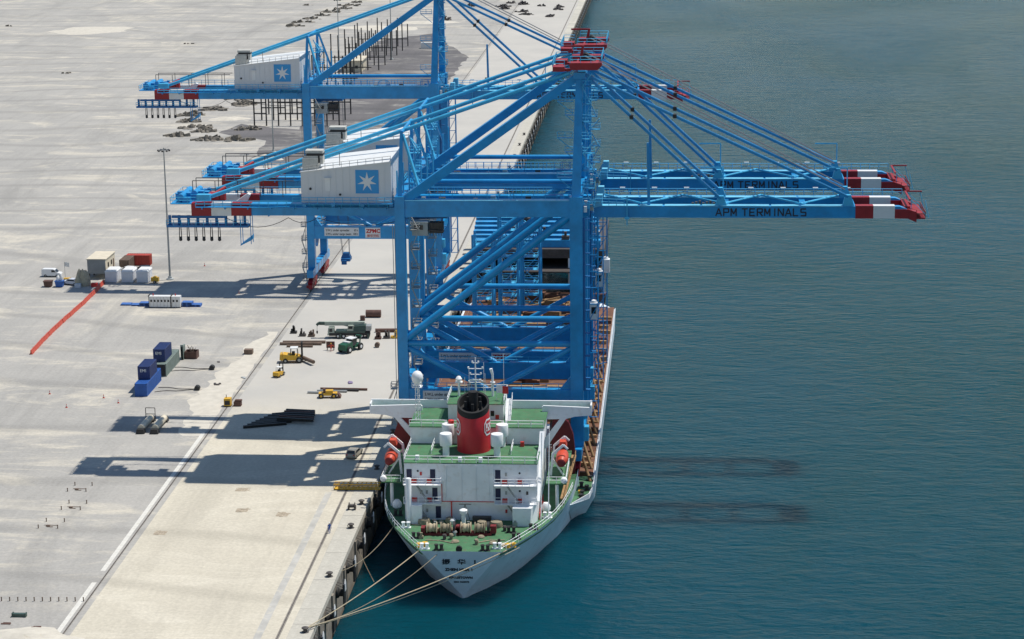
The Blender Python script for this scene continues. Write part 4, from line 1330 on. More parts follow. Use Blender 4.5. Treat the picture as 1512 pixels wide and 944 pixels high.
for k in range(34):                                     # cargo strewn between the crane legs
    x, y = random.uniform(7, 29), 371 + k * 4.1 + random.uniform(-2, 2)
    w, d, h = random.uniform(2, 5), random.uniform(1.5, 3), random.uniform(.8, 2.6)
    b = MB()
    for i in range(5):
        bw_, bh = w * random.uniform(.3, .9), h * random.uniform(.3, 1)
        ox, oy = random.uniform(-w / 2, w / 2), random.uniform(-d / 2, d / 2)
        b.box(ox - bw_ / 2, ox + bw_ / 2, oy - .5, oy + .5, 0, bh)
        b.bar((ox - 1.5, oy, bh), (ox + 1.5, oy + random.uniform(-1, 1), bh + .2), .2, .2)
    o = b.build('deck_cargo', random.choice(['deck_rust', 'timber', 'rust_pipe', 'dark_steel']))
    o.location = (x, y, -2.05)
    tag(o, 'rusty lashing gear heaped on the cargo deck between the crane legs', 'lashing gear', 'lashing gear on the cargo deck')
o = empty('deck_shelter', (26.0, 385, -2.05), 'pale rounded shelter standing on the deck behind the portal beam', 'shelter')
b = MB()
prf = [(-2.2, 0), (-2.2, 2.2), (-1.7, 3.2), (-.6, 3.8), (2.0, 3.8), (2.0, 0)]
b.prism([(x, 0, z) for x, z in prf], (0, 3, 0)).build('shell', 'ship_white', o)
MB().rail([(-2.4, -1, 0), (3.5, -1, 0)], sp=1.2).build('railing', 'ship_white', o)
# long timber sleepers under the cranes
for k in range(16):
    y = 373 + 7.5 * k
    o = MB().box(-13, 13, -.45, .45, 0, .7).build('timber_sleeper', 'timber')
    o.location = (SX, y, -2.05)
    tag(o, 'long brown timber sleeper laid across the cargo deck', 'timber', 'timber sleepers across the cargo deck')
# raised forward structure with white posts and blue steel beams on top
fw = empty('forward_platform', (SX, 533, -2.05), 'dark open-fronted steel platform near the bow, with white posts', 'platform')
MB().box(-15.5, 15.5, -17, 20, 8.2, 9.6).build('platform_top', 'dark_steel', fw)
MB().box(-15.5, 15.5, 12, 13, 0, 8.2).build('back_wall', 'dark_steel', fw)
MB().box(-15.5, -14.5, -15, 12, 0, 8.2).box(14.5, 15.5, -15, 12, 0, 8.2).build('side_wall', 'dark_steel', fw)
for x in (-11.5, -9.2, -7.0, -.2, 7.0, 12.5):
    MB().tube((x, -16.5, 0), (x, -16.5, 8.2), .24, n=10).build('post', 'ship_white', fw)
MB().box(-15.5, 15.5, -16.9, -16.2, 7.4, 8.2).build('front_beam', 'dark_steel', fw)
for k in range(7):
    y = 519 + k * 5.6
    o = MB().box(-16, 15, -.9, .9, 0, 1.7)
    o.box(-16, 15, -1.05, 1.05, 1.7, 1.78)
    o = o.build('steel_beam', 'crane_blue')
    o.location = (SX - .5 - .3 * k, y, 7.56)
    tag(o, 'long blue steel box beam lying on the dark platform near the bow', 'steel beam', 'blue beams stowed near the bow')
for k in range(16):
    o = MB().box(-.9, .9, -.7, .7, 0, .9).box(-.3, .3, -.4, .4, .9, 1.9).tube((-.6, 0, .9), (-.6, 0, 2.3), .08, n=5).build('machine_unit', ['crane_blue_deep', 'galvanised', 'dark_steel'][k % 3])
    o.location = (SX + random.uniform(-8, 14), 519 + 5.6 * (k % 7), 9.35)
    tag(o, 'small steel machine unit stowed among the blue beams near the bow', 'machine unit', 'machine units among the blue beams')
# blue stair towers and timber stacks stowed on deck between the cranes and the bow
for k, (x, y, h, lab) in enumerate(((7.2, 462, 24, 'blue steel stair tower on the deck, next to the quay side of the ship'), (11.5, 478, 26, 'blue steel stair tower on the deck, between two others'), (15.5, 492, 22, 'blue steel stair tower on the deck, closest to the dark platform'))):
    tw_ = empty('stair_tower', (x, y, -2.05), lab, 'stair tower', 'blue stair towers on the deck')
    for dx in (0, 4.2):
        for dy in (0, 5.0):
            MB().box(dx - .25, dx + .25, dy - .25, dy + .25, 0, h).build('post', 'crane_blue', tw_)
    b = MB()
    stair_tower(b, 2.1, 2.5, .5, h - 1, 3.0, 3.2, 3.0)
    b.build('stair', 'rail_blue', tw_)
    b = MB()
    for i in range(int(h / 4)):
        z = 4 * i
        b.tube((0, 0, z), (4.2, 0, z + 4), .09, n=5).tube((4.2, 0, z), (4.2, 5, z + 4), .09, n=5).box(-.2, 4.4, -.12, .12, z + 3.9, z + 4.1)
    b.build('bracing', 'crane_blue', tw_)
rs = random.Random(44)
for k in range(20):
    x, y = 9 + (k % 5) * 4.6 + rs.uniform(-.6, .6), 484 + (k // 5) * 6.2 + rs.uniform(-1, 1)
    if k % 5 == 1:
        continue
    b = MB()
    n = rs.randint(3, 6)
    for i in range(n):
        b.box(-1.9, 1.9, -1.0, 1.0, i * .42, i * .42 + .36)
    b.bar((-1.6, -.9, n * .42), (1.6, .9, n * .42 + .3), .3, .3)
    o = b.build('timber_stack', rs.choice(['timber', 'rust_pipe', 'deck_rust']))
    o.location = (x, y, -2.05)
    o.rotation_euler.z = rs.uniform(-.2, .2)
    tag(o, 'stack of brown timber on the deck in front of the dark platform', 'timber stack', 'timber stacks before the dark platform')
# lattice mast standing by the starboard side with a white car, as on the cranes
lm_ = empty('lattice_mast', (34.6, 446, -2.0), 'blue lattice mast with a white cabin at the ship\'s side beyond the cranes', 'mast')
b = MB()
for dx in (0, 2.0):
    for dy in (0, 2.0):
        b.bar((dx, dy, 0), (dx, dy, 40), .2, .2)
for k in range(13):
    z = 3 * k
    b.tube((0, 0, z), (2, 0, z + 3), .07, n=4).tube((2, 0, z), (2, 2, z + 3), .07, n=4).box(-.1, 2.1, -.1, .1, z, z + .15)
b.build('frame', 'crane_blue', lm_)
MB().box(1.0, 2.6, -.6, 1.0, 19.5, 22.3).lathe((1.8, .2, 22.3), [(.6, 0), (.5, .4), (.1, .55)], 10).build('cabin', 'ship_white', lm_)


# mooring ropes ------------------------------------------------------------
def rope(p, q, sag, r, m, label):
    pts = []
    p, q = Vector(p), Vector(q)
    for i in range(15):
        t = i / 14
        v = p.lerp(q, t)
        v.z -= 4 * sag * t * (1 - t)
        pts.append(v)
    o = MB().path([tuple(x) for x in pts], r, 6).build('mooring_rope', m)
    tag(o, label, 'rope', 'mooring ropes at the stern')


rope((-1.0, 289, .55), (11.6, 319.6, 1.4), .5, .075, 'rope', 'pale mooring rope running taut from a quay bollard to the stern corner beside the quay')
rope((-1.0, 289, .6), (25.2, 320.4, 1.4), .7, .075, 'rope', 'pale mooring rope crossing in front of the stern lettering to its far corner')
rope((-1.0, 289.2, .5), (14.5, 319.5, .9), 1.6, .055, 'rope_dark', 'dull mooring rope hanging slack below the taut pale stern rope')
rope((-1.0, 289.2, .5), (27.0, 322.8, 1.0), 1.0, .055, 'rope', 'thin pale mooring rope just under the one crossing the stern lettering')
rope((-1.6, 311.4, .5), (6.6, 333.5, 1.5), 2.2, .06, 'rope_dark', 'dark sagging mooring rope from the bollard behind to the ship\'s side rail')
rope((-1.6, 333.8, .5), (3.4, 327.5, -6.8), .3, .07, 'rope_dark', 'frayed rope end hanging from a quay bollard into the water')
# ------------------------------------------------------------ things on the quay and in the yard
mat('van_white', (0.72, 0.72, 0.71), 0.35, var=0.04)
mat('rust_steel', (0.115, 0.06, 0.045), 0.8, var=0.35, scale=1.0)
mat('brown_steel', (0.16, 0.11, 0.08), 0.8, var=0.3, scale=1.0)
mat('cont_navy', (0.016, 0.035, 0.13), 0.55, var=0.2, scale=0.8)
mat('cont_blue', (0.02, 0.10, 0.36), 0.55, var=0.2, scale=0.8)
mat('cont_grey', (0.20, 0.25, 0.22), 0.6, var=0.2, scale=0.8)
mat('cont_red', (0.42, 0.05, 0.03), 0.6, var=0.2, scale=0.8)
mat('cabin_beige', (0.62, 0.55, 0.42), 0.7, var=0.1)
mat('cabin_grey', (0.25, 0.26, 0.26), 0.7, var=0.12)
mat('tank_white', (0.60, 0.62, 0.66), 0.5, var=0.08)
mat('barrier', (0.50, 0.075, 0.045), 0.6, var=0.2, scale=0.5)
mat('crane_green', (0.05, 0.085, 0.07), 0.5, var=0.25, scale=0.8)
mat('tractor_green', (0.012, 0.09, 0.045), 0.45, var=0.2)
mat('pale_green', (0.36, 0.40, 0.33), 0.5, var=0.15)
mat('pallet_blue', (0.05, 0.14, 0.40), 0.6, var=0.25)
mat('tarpaulin', (0.42, 0.37, 0.26), 0.9, var=0.25, scale=1.5, bump=0.6)
mat('scrub', (0.19, 0.17, 0.14), 0.95, var=0.5, scale=0.8)
mat('worn_plate', (0.36, 0.30, 0.22), 0.9, var=0.4, scale=1.2, dirt=(0.55, 0.5, 0.4), damt=0.9)
mat('mauve_rag', (0.25, 0.2, 0.32), 0.9)
mat('skin', (0.35, 0.2, 0.13), 0.6)
mat('cloth_blue', (0.03, 0.08, 0.28), 0.85)
mat('cloth_red', (0.55, 0.07, 0.04), 0.85)
mat('car_beige', (0.36, 0.33, 0.27), 0.35, metal=0.2, var=0.06)
mat('car_dark', (0.03, 0.035, 0.04), 0.3)


def wheel(name, c, r, w, parent, axis='y', rim='galvanised'):
    h = w / 2
    t = MB().lathe(c, [(r * .55, -h), (r * .93, -h), (r, -h * .7), (r, h * .7), (r * .93, h), (r * .55, h)], 18, axis).build(name, 'rubber', parent)
    MB().lathe(c, [(r * .2, -h * 1.06), (r * .56, -h * .98), (r * .56, h * .98), (r * .2, h * 1.06)], 14, axis).build('rim', rim, t)
    return t


def corrugated(L, W, H, pitch=.42, dep=.05):
    """container body: real corrugations on the long sides"""
    b = MB().box(-W / 2 + dep, W / 2 - dep, 0.02, L - .02, .12, H - .08)
    n = int((L - .3) / pitch)
    for s in (-1, 1):
        for k in range(n):
            y = .15 + k * pitch
            b.hexa([(s * (W / 2 - dep), y, .16), (s * (W / 2 - dep), y + pitch * .62, .16), (s * (W / 2 - .005), y + pitch * .5, .16), (s * (W / 2 - .005), y + pitch * .12, .16),
                    (s * (W / 2 - dep), y, H - .12), (s * (W / 2 - dep), y + pitch * .62, H - .12), (s * (W / 2 - .005), y + pitch * .5, H - .12), (s * (W / 2 - .005), y + pitch * .12, H - .12)])
    return b


def container(loc, L, m, label, lettering=None, door=None, H=2.6):
    o = empty('shipping_container', loc, label, 'container', 'shipping containers in two stacks')
    W = 2.44
    corrugated(L, W, H).build('body', m, o)
    f = MB()
    for x in (-W / 2 + .08, W / 2 - .08):
        for y in (.08, L - .08):
            f.box(x - .08, x + .08, y - .08, y + .08, 0, H)
    for y in (.08, L - .08):
        f.box(-W / 2, W / 2, y - .08, y + .08, 0, .14).box(-W / 2, W / 2, y - .08, y + .08, H - .12, H)
    for x in (-W / 2 + .06, W / 2 - .06):
        f.box(x - .06, x + .06, 0, L, 0, .14).box(x - .06, x + .06, 0, L, H - .12, H)
    f.build('frame', m, o)
    r = MB()
    n = int(L / .6)
    for k in range(n):
        r.box(-W / 2 + .14, W / 2 - .14, .2 + k * .6, .5 + k * .6, H - .09, H - .04)
    r.build('roof_panel', m, o)
    for s in (-1, 1):
        d = MB().box(min(0, s * 1.07) + .01, max(0, s * 1.07) - .01, -.03, .03, .16, H - .14).build('door', door or m, o)
        k = MB()
        for x in (.3, .75):
            k.tube((s * x, -.06, .16), (s * x, -.06, H - .14), .025, n=5)
        k.build('lock_rod', door or m, d)
    if lettering:
        text('lettering', lettering, .85, 'paint_white', o, (-.75, -.09, 1.5), depth=.008, bold=.01)
    return o


container((-53.8, 410.2, 0), 12.19, 'cont_blue', 'bright blue long container on the ground under a navy one')
container((-53.9, 413.6, 2.6), 6.06, 'cont_navy', 'navy container stacked on the bright blue container', 'EMI', 'cont_navy')
container((-53.4, 425.2, 0), 12.19, 'cont_grey', 'grey-green container on the ground with a dark end door', None, 'black_steel')
container((-54.0, 427.2, 2.6), 6.06, 'cont_navy', 'navy container stacked on the grey-green container', 'EMI', 'cont_navy')
o = empty('metal_skip', (-50.3, 440.5, 0), 'dark red metal skip of scrap rods behind the containers', 'skip')
MB().box(-1.3, 1.3, -1.2, 1.2, 0, .15).box(-1.3, 1.3, -1.2, -1.1, .15, 1.5).box(-1.3, 1.3, 1.1, 1.2, .15, 1.5).box(-1.3, -1.2, -1.1, 1.1, .15, 1.5).box(1.2, 1.3, -1.1, 1.1, .15, 1.5).build('tub', 'rust_steel', o)
b = MB()
for k in range(9):
    b.tube((random.uniform(-1, 1), random.uniform(-.9, .9), .3), (random.uniform(-1.1, 1.1), random.uniform(-.9, .9), random.uniform(1.9, 2.9)), .06, n=5)
b.build('scrap_rods', 'brown_steel', o)
o = MB().box(-.15, .15, 0, 2.6, 0, 2.8).box(-.3, .3, 0, .3, 0, 3.2).build('steel_rack', 'cont_grey')
o.location = (-51.9, 438.5, 0)
tag(o, 'narrow grey steel rack standing at the far end of the container stacks', 'rack')

# hoses ending in a dark drum
for i, (x, y, L, lab) in enumerate(((-43.7, 415.4, 8.2, 'black drum at the end of a hose by the bright blue container'), (-44.0, 431.0, 8.6, 'black drum at the end of a hose by the grey-green container'))):
    o = empty('hose_drum', (x, y, 0), lab, 'hose drum')
    MB().lathe((0, 0, .45), [(.45, -.5), (.55, -.4), (.55, .4), (.45, .5)], 14, 'y').build('drum', 'black_steel', o)
    for s in (-.5, .5):
        pts = [(-L * k / 8, s * (k / 8) * 3.2 + .3 * math.sin(k * 1.3), .06) for k in range(9)]
        MB().path([(0, s * .3, .3)] + pts[1:], .07, 5).build('hose', 'black_steel', o)


# people ------------------------------------------------------------
def person(loc, cloth, label, arms, rz=0.0, stride=.18):
    me = bpy.data.meshes.new('person')
    J = {'pel': (0, 0, .95), 'wst': (0, 0, 1.12), 'che': (0, 0, 1.36), 'nck': (0, 0, 1.5), 'hd0': (0, -.01, 1.58), 'hd1': (0, -.02, 1.72),
         'hl': (-.1, 0, .9), 'kl': (-.12, -.04 - stride * .5, .5), 'al': (-.12, -stride, .09), 'tl': (-.13, -stride - .17, .04),
         'hr': (.1, 0, .9), 'kr': (.12, -.02 + stride * .3, .5), 'ar': (.12, stride, .09), 'tr': (.13, stride - .17, .04),
         'sl': (-.2, 0, 1.42), 'el': arms[0][0], 'wl': arms[0][1], 'sr': (.2, 0, 1.42), 'er': arms[1][0], 'wr': arms[1][1]}
    Rr = {'pel': .145, 'wst': .13, 'che': .16, 'nck': .06, 'hd0': .085, 'hd1': .095, 'hl': .095, 'kl': .065, 'al': .045, 'tl': .04, 'hr': .095, 'kr': .065, 'ar': .045, 'tr': .04,
          'sl': .06, 'el': .048, 'wl': .038, 'sr': .06, 'er': .048, 'wr': .038}
    E_ = [('pel', 'wst'), ('wst', 'che'), ('che', 'nck'), ('nck', 'hd0'), ('hd0', 'hd1'), ('pel', 'hl'), ('hl', 'kl'), ('kl', 'al'), ('al', 'tl'), ('pel', 'hr'), ('hr', 'kr'), ('kr', 'ar'), ('ar', 'tr'),
          ('che', 'sl'), ('sl', 'el'), ('el', 'wl'), ('che', 'sr'), ('sr', 'er'), ('er', 'wr')]
    names = list(J)
    vs = [J[n] for n in names]
    rs = [Rr[n] for n in names]
    es = [(names.index(a), names.index(b)) for a, b in E_]
    for w, e in (('wl', 'el'), ('wr', 'er')):        # palm, four fingers and a thumb on each hand
        wv = Vector(J[w])
        d = (wv - Vector(J[e])).normalized()
        sd = d.cross(Vector((0, 1, 0))).normalized()
        pv = wv + d * .07
        ip = len(vs)
        vs.append(tuple(pv))
        rs.append(.034)
        es.append((names.index(w), ip))
        for k, L in enumerate((.075, .085, .08, .062)):
            f0 = pv + d * .03 + sd * (k - 1.5) * .021
            vs.append(tuple(f0))
            rs.append(.009)
            vs.append(tuple(f0 + d * L + Vector((0, -.02, 0))))
            rs.append(.008)
            es += [(ip, len(vs) - 2), (len(vs) - 2, len(vs) - 1)]
        th = pv + sd * .045 + Vector((0, -.03, 0))
        vs.append(tuple(th))
        rs.append(.011)
        vs.append(tuple(th + d * .05 + Vector((0, -.015, 0))))
        rs.append(.009)
        es += [(ip, len(vs) - 2), (len(vs) - 2, len(vs) - 1)]
    me.from_pydata(vs, es, [])
    o = bpy.data.objects.new('person', me)
    col.objects.link(o)
    md = o.modifiers.new('skin', 'SKIN')
    for i, r in enumerate(rs):
        me.skin_vertices[0].data[i].radius = (r, r)
    me.skin_vertices[0].data[0].use_root = True
    o.modifiers.new('sub', 'SUBSURF').levels = 1
    # cloth below the neck and to the wrists, skin on head and hands
    m = bpy.data.materials.new('person_' + cloth)
    m.use_nodes = True
    N, L = m.node_tree.nodes, m.node_tree.links
    tc = N.new('ShaderNodeTexCoord')
    sp_ = N.new('ShaderNodeSeparateXYZ')
    L.new(tc.outputs['Object'], sp_.inputs[0])
    gt_ = N.new('ShaderNodeMath')
    gt_.operation = 'GREATER_THAN'
    gt_.inputs[1].default_value = 1.5
    L.new(sp_.outputs['Z'], gt_.inputs[0])
    mx = N.new('ShaderNodeMix')
    mx.data_type = 'RGBA'
    mx.inputs[6].default_value = M[cloth].node_tree.nodes['Mix'].inputs[7].default_value
    mx.inputs[7].default_value = (.35, .2, .13, 1)
    L.new(gt_.outputs[0], mx.inputs[0])
    L.new(mx.outputs[2], N['Principled BSDF'].inputs['Base Color'])
    N['Principled BSDF'].inputs['Roughness'].default_value = .8
    me.materials.append(m)
    o.location = loc
    o.rotation_euler.z = rz
    tag(o, label, 'person')
    h = MB().lathe((0, -.015, 1.735), [(.135, -.03), (.125, 0), (.115, .06), (.07, .1), (.01, .11)], 14).box(-.08, .08, -.2, -.1, 1.70, 1.72)
    h.build('hard_hat', 'paint_white' if cloth == 'cloth_blue' else 'yellow_paint', o)
    return o


person((-4.1, 331.2, .01), 'cloth_blue', 'person in blue work clothes walking beside the sea-side crane rail', (((-.27, .02, 1.16), (-.28, -.1, .92)), ((.27, .04, 1.16), (.29, .0, .92))), .4)
person((-21.7, 446.4, .01), 'cloth_red', 'person in orange-red overalls standing with arms spread near the green tractor', (((-.45, -.02, 1.3), (-.62, -.12, 1.18)), ((.45, -.02, 1.3), (.6, -.1, 1.14))), -.2)
o = empty('equipment_board', (-22.0, 447.5, 0), 'red-brown board on legs behind the person in overalls', 'board')
MB().box(-.9, .9, -.08, .08, .5, 1.9).build('panel', 'rust_steel', o)
for x in (-.7, .7):
    MB().box(x - .06, x + .06, -.3, .3, 0, .5).build('leg', 'dark_steel', o)

# mobile crane ------------------------------------------------------------
mc = empty('mobile_crane', (-19.6, 458.6, 0), 'dark green four-axle mobile crane with its boom laid forward over the cab', 'mobile crane', rz=R_(184))
mc.scale = (.8, .85, .85)
b = MB().box(-5.6, 5.4, -1.3, 1.3, .75, 1.5).box(-5.6, -4.6, -1.4, 1.4, .5, 1.6).box(2.0, 2.6, -1.4, 1.4, .4, 1.4)
b.build('chassis', 'black_steel', mc)
MB().box(-4.4, 3.6, -1.35, 1.35, 1.5, 2.0).build('carrier_deck', 'crane_green', mc)
cb = MB().hexa([(4.0, -1.3, .9), (5.9, -1.3, .9), (5.9, 1.3, .9), (4.0, 1.3, .9), (4.0, -1.2, 2.8), (5.5, -1.2, 2.8), (5.5, 1.2, 2.8), (4.0, 1.2, 2.8)]).build('cab', 'pale_green', mc)
MB().hexa([(5.56, -1.1, 2.0), (5.78, -1.1, 1.8), (5.78, 1.1, 1.8), (5.56, 1.1, 2.0), (5.5, -1.1, 2.65), (5.6, -1.1, 2.65), (5.6, 1.1, 2.65), (5.5, 1.1, 2.65)]).build('windscreen', 'glass_dark', cb)
for s in (-1, 1):
    MB().box(4.5, 5.3, s * 1.24 - .06, s * 1.24 + .06, 1.8, 2.6).build('side_window', 'glass_dark', cb)
sup = MB().hexa([(-4.6, -1.25, 2.0), (-1.0, -1.25, 2.0), (-1.0, 1.25, 2.0), (-4.6, 1.25, 2.0), (-4.6, -1.1, 3.4), (-1.4, -1.1, 3.1), (-1.4, 1.1, 3.1), (-4.6, 1.1, 3.4)])
sup.build('upper_body', 'crane_green', mc)
MB().box(-6.0, -4.6, -1.3, 1.3, 2.0, 3.2).build('counterweight', 'galvanised', mc)
oc = MB().hexa([(-1.2, .3, 2.0), (.6, .3, 2.0), (.6, 1.3, 2.0), (-1.2, 1.3, 2.0), (-1.2, .3, 3.4), (.2, .3, 3.4), (.2, 1.3, 3.4), (-1.2, 1.3, 3.4)]).build('operator_cab', 'pale_green', mc)
MB().box(-1.0, .1, 1.28, 1.34, 2.5, 3.2).build('window', 'glass_dark', oc)
bm_ = MB().bar((-4.2, -.2, 3.6), (6.6, -.2, 3.7), .95, .95).build('boom', 'pale_green', mc)
MB().bar((6.6, -.2, 3.7), (8.2, -.2, 3.75), .7, .75).bar((8.2, -.2, 3.8), (8.8, -.2, 3.3), .9, .6).build('boom_head', 'crane_green', bm_)
MB().box(-1.8, 1.4, .75, .82, 2.2, 2.3).build('handrail', 'galvanised', mc)
MB().bar((-2.4, -.2, 2.4), (1.6, -.2, 3.3), .4, .4).build('lift_ram', 'galvanised', mc)
MB().tube((8.7, -.2, 3.2), (8.75, -.2, 1.7), .05, n=5).lathe((8.75, -.2, 1.0), [(.1, 0), (.22, .2), (.24, .7), (.1, .8)], 10).build('hook_block', 'dark_steel', mc)
for x in (3.0, 1.5, -1.9, -3.4):
    for s in (-1, 1):
        wheel('wheel', (x, s * 1.15, .65), .65, .45, mc, rim='paint_white')
for x in (-5.2, 2.3):
    for s in (-1, 1):
        MB().box(x - .2, x + .2, s * 1.5 - .25, s * 1.5 + .25, .15, 1.3).build('outrigger', 'crane_green', mc)

# green tractor with a white cab ------------------------------------------------------------
tr = empty('yard_tractor', (-17.6, 447.2, 0), 'dark green articulated tractor with a white roof near the mobile crane', 'tractor', rz=R_(60))
MB().hexa([(-3.1, -1.05, .7), (-.6, -1.05, .7), (-.6, 1.05, .7), (-3.1, 1.05, .7), (-3.0, -.95, 1.9), (-.6, -.95, 2.2), (-.6, .95, 2.2), (-3.0, .95, 1.9)]).build('bonnet', 'tractor_green', tr)
MB().box(.2, 2.6, -.9, .9, .7, 1.3).box(-.6, .2, -.4, .4, .7, 1.2).build('rear_frame', 'tractor_green', tr)
tcb = MB().hexa([(-.7, -.85, 1.2), (.9, -.85, 1.2), (.9, .85, 1.2), (-.7, .85, 1.2), (-.5, -.75, 2.7), (.8, -.75, 2.7), (.8, .75, 2.7), (-.5, .75, 2.7)]).build('cab', 'glass_dark', tr)
MB().box(-.8, 1.0, -.9, .9, 2.7, 2.85).build('cab_roof', 'paint_white', tcb)
MB().box(-1.7, -.75, -.8, .8, 2.05, 2.3).build('engine_cover', 'paint_white', tr)
ms = MB()
for s in (-.5, .5):
    ms.bar((2.4, s, 1.2), (2.7, s, 2.9), .2, .2)
ms.box(2.5, 2.9, -.7, .7, 2.6, 2.9)
ms.build('crane_mast', 'tractor_green', tr)
for x in (-2.0, 1.8):
    for s in (-1, 1):
        wheel('wheel', (x, s * 1.15, .75), .75, .5, tr, rim='paint_white')


# forklifts ------------------------------------------------------------
def forklift(loc, rz, label, k=1.0, load=False):
    o = empty('forklift', loc, label, 'forklift', 'yellow forklifts on the quay', rz)
    q = lambda *a: [v * k for v in a]
    MB().hexa([tuple(q(-2.6, -1.1, .6)), tuple(q(1.2, -1.1, .6)), tuple(q(1.2, 1.1, .6)), tuple(q(-2.6, 1.1, .6)), tuple(q(-2.4, -1.1, 1.9)), tuple(q(1.0, -1.1, 1.4)), tuple(q(1.0, 1.1, 1.4)), tuple(q(-2.4, 1.1, 1.9))]).build('body', 'yellow_paint', o)
    MB().hexa([tuple(q(-3.1, -1.05, .7)), tuple(q(-2.55, -1.1, .5)), tuple(q(-2.55, 1.1, .5)), tuple(q(-3.1, 1.05, .7)), tuple(q(-3.0, -1.0, 1.8)), tuple(q(-2.55, -1.1, 1.95)), tuple(q(-2.55, 1.1, 1.95)), tuple(q(-3.0, 1.0, 1.8))]).build('counterweight', 'yellow_paint', o)
    c = MB()
    for x in (-.9, .6):
        for s in (-.85, .85):
            c.tube(q(x, s, 1.4), q(x * .85, s * .9, 3.0), .06 * k, n=5)
    c = c.build('cab_frame', 'black_steel', o)
    MB().box(*q(-.9, .65, -.85, .85, 3.0, 3.1)).build('cab_roof', 'paint_white', c)
    MB().box(*q(-.6, .0, -.35, .35, 1.6, 2.2)).build('seat', 'black_steel', c)
    m_ = MB()
    for s in (-.6, .6):
        m_.box(*q(1.3, 1.6, s - .12, s + .12, .2, 4.2))
    m_.box(*q(1.3, 1.6, -.6, .6, 3.9, 4.2)).box(*q(1.35, 1.55, -.6, .6, 2.1, 2.4))
    m_.build('mast', 'black_steel', o)
    for s in (-.5, .5):
        MB().box(*q(1.6, 3.2, s - .1, s + .1, .25, .35)).build('fork', 'black_steel', o)
    for x, r in ((-1.9, .5), (.9, .65)):
        for s in (-1, 1):
            wheel('wheel', tuple(q(x, s * 1.0, r)), r * k, .45 * k, o)
    return o


forklift((-27.9, 437.6, 0), R_(6), 'large yellow forklift with a white cab roof carrying a pipe', 1.02)
forklift((-29.2, 426.6, 0), R_(75), 'small yellow forklift standing alone near the land-side rail', .62)
o = empty('loader', (-16.8, 410.8, 0), 'low orange-brown loader parked beside grey pipes', 'loader', rz=R_(5))
MB().box(-1.8, 1.8, -.7, .7, .5, 1.0).box(-.4, 1.0, -.6, .6, 1.0, 1.5).build('body', 'yellow_paint', o)
MB().box(-.9, -.5, -.5, .5, 1.0, 1.9).build('seat', 'rust_steel', o)
MB().hexa([(1.9, -.9, .1), (2.6, -.9, .2), (2.6, .9, .2), (1.9, .9, .1), (1.9, -.9, .9), (2.1, -.9, .9), (2.1, .9, .9), (1.9, .9, .9)]).build('bucket', 'rust_steel', o)
for x in (-1.3, 1.2):
    for s in (-1, 1):
        wheel('wheel', (x, s * .8, .5), .5, .35, o, rim='yellow_paint')


# pipes and steel beams ------------------------------------------------------------
def pipe(loc, L, r, rz, m, label, cat='pipe', group=None, hollow=False):
    b = MB()
    if hollow:
        n = 18
        vs = []
        for rr, x in ((r, 0), (r, L), (r * .86, L), (r * .86, 0)):
            for i in range(n):
                t = 2 * math.pi * i / n
                vs.append((x, rr * math.cos(t), rr * math.sin(t) + r))
        fs = []
        for k in range(4):
            for i in range(n):
                a, c = k * n, ((k + 1) % 4) * n
                fs.append((a + i, a + (i + 1) % n, c + (i + 1) % n, c + i))
        b.add(vs, fs)
    else:
        b.tube((0, 0, r), (L, 0, r), r, n=12)
    o = b.build(cat.replace(' ', '_'), m)
    o.location = loc
    o.rotation_euler.z = rz
    tag(o, label, cat, group)
    return o


def hbeam(loc, L, h, rz, m, label, group=None):
    b = MB().box(0, L, -h / 2, h / 2, 0, h * .1).box(0, L, -h / 2, h / 2, h * .9, h).box(0, L, -h * .06, h * .06, h * .1, h * .9)
    o = b.build('steel_beam', m)
    o.location = loc
    o.rotation_euler.z = rz
    tag(o, label, 'steel beam', group)
    return o


pipe((-33.2, 453.0, 0), 9.2, .32, R_(2), 'brown_steel', 'long rusty pipe lying behind the large forklift', 'pipe', 'rusty pipes behind the large forklift')
pipe((-33.6, 451.6, 0), 9.0, .32, R_(1), 'brown_steel', 'long rusty pipe lying behind the large forklift', 'pipe', 'rusty pipes behind the large forklift')
pipe((-31.8, 449.8, 0), 5.6, .26, R_(0), 'brown_steel', 'short rusty pipe in front of two longer ones behind the large forklift', 'pipe')
pipe((-26.4, 438.4, .36), 4.6, .4, R_(-52), 'brown_steel', 'rusty pipe held across the forks of the large forklift', 'pipe')
for k, (dx, dy, L, m) in enumerate(((1.2, 3.0, 9.4, 'rust_steel'), (.8, 1.4, 6.0, 'galvanised'), (-.9, .2, 6.5, 'galvanised'), (5.4, 2.2, 3.6, 'black_steel'))):
    pipe((-20.4 + dx, 413.4 + dy, 0), L, .24, R_(-2 - k), m, ['long rusty pipe with the grey pipes by the loader', 'thin grey pipe in the middle of the row by the loader', 'thin grey pipe nearest the orange-brown loader', 'short black pipe beside the long rusty one by the loader'][k])
pipe((-14.6, 463.4, 0), 6.0, .42, R_(3), 'rust_steel', 'thick rusty pipe lying behind the mobile crane towards the crane leg')
pipe((-18.6, 477.2, 0), 3.4, .85, R_(2), 'rust_steel', 'short wide rusty steel drum lying beyond the mobile crane', 'steel drum')
o = MB().box(-.5, .5, -.4, .4, 0, 1.1).build('steel_box', 'rust_steel')
o.location = (-18.9, 474, 0)
tag(o, 'small rusty steel box next to the wide drum', 'box')
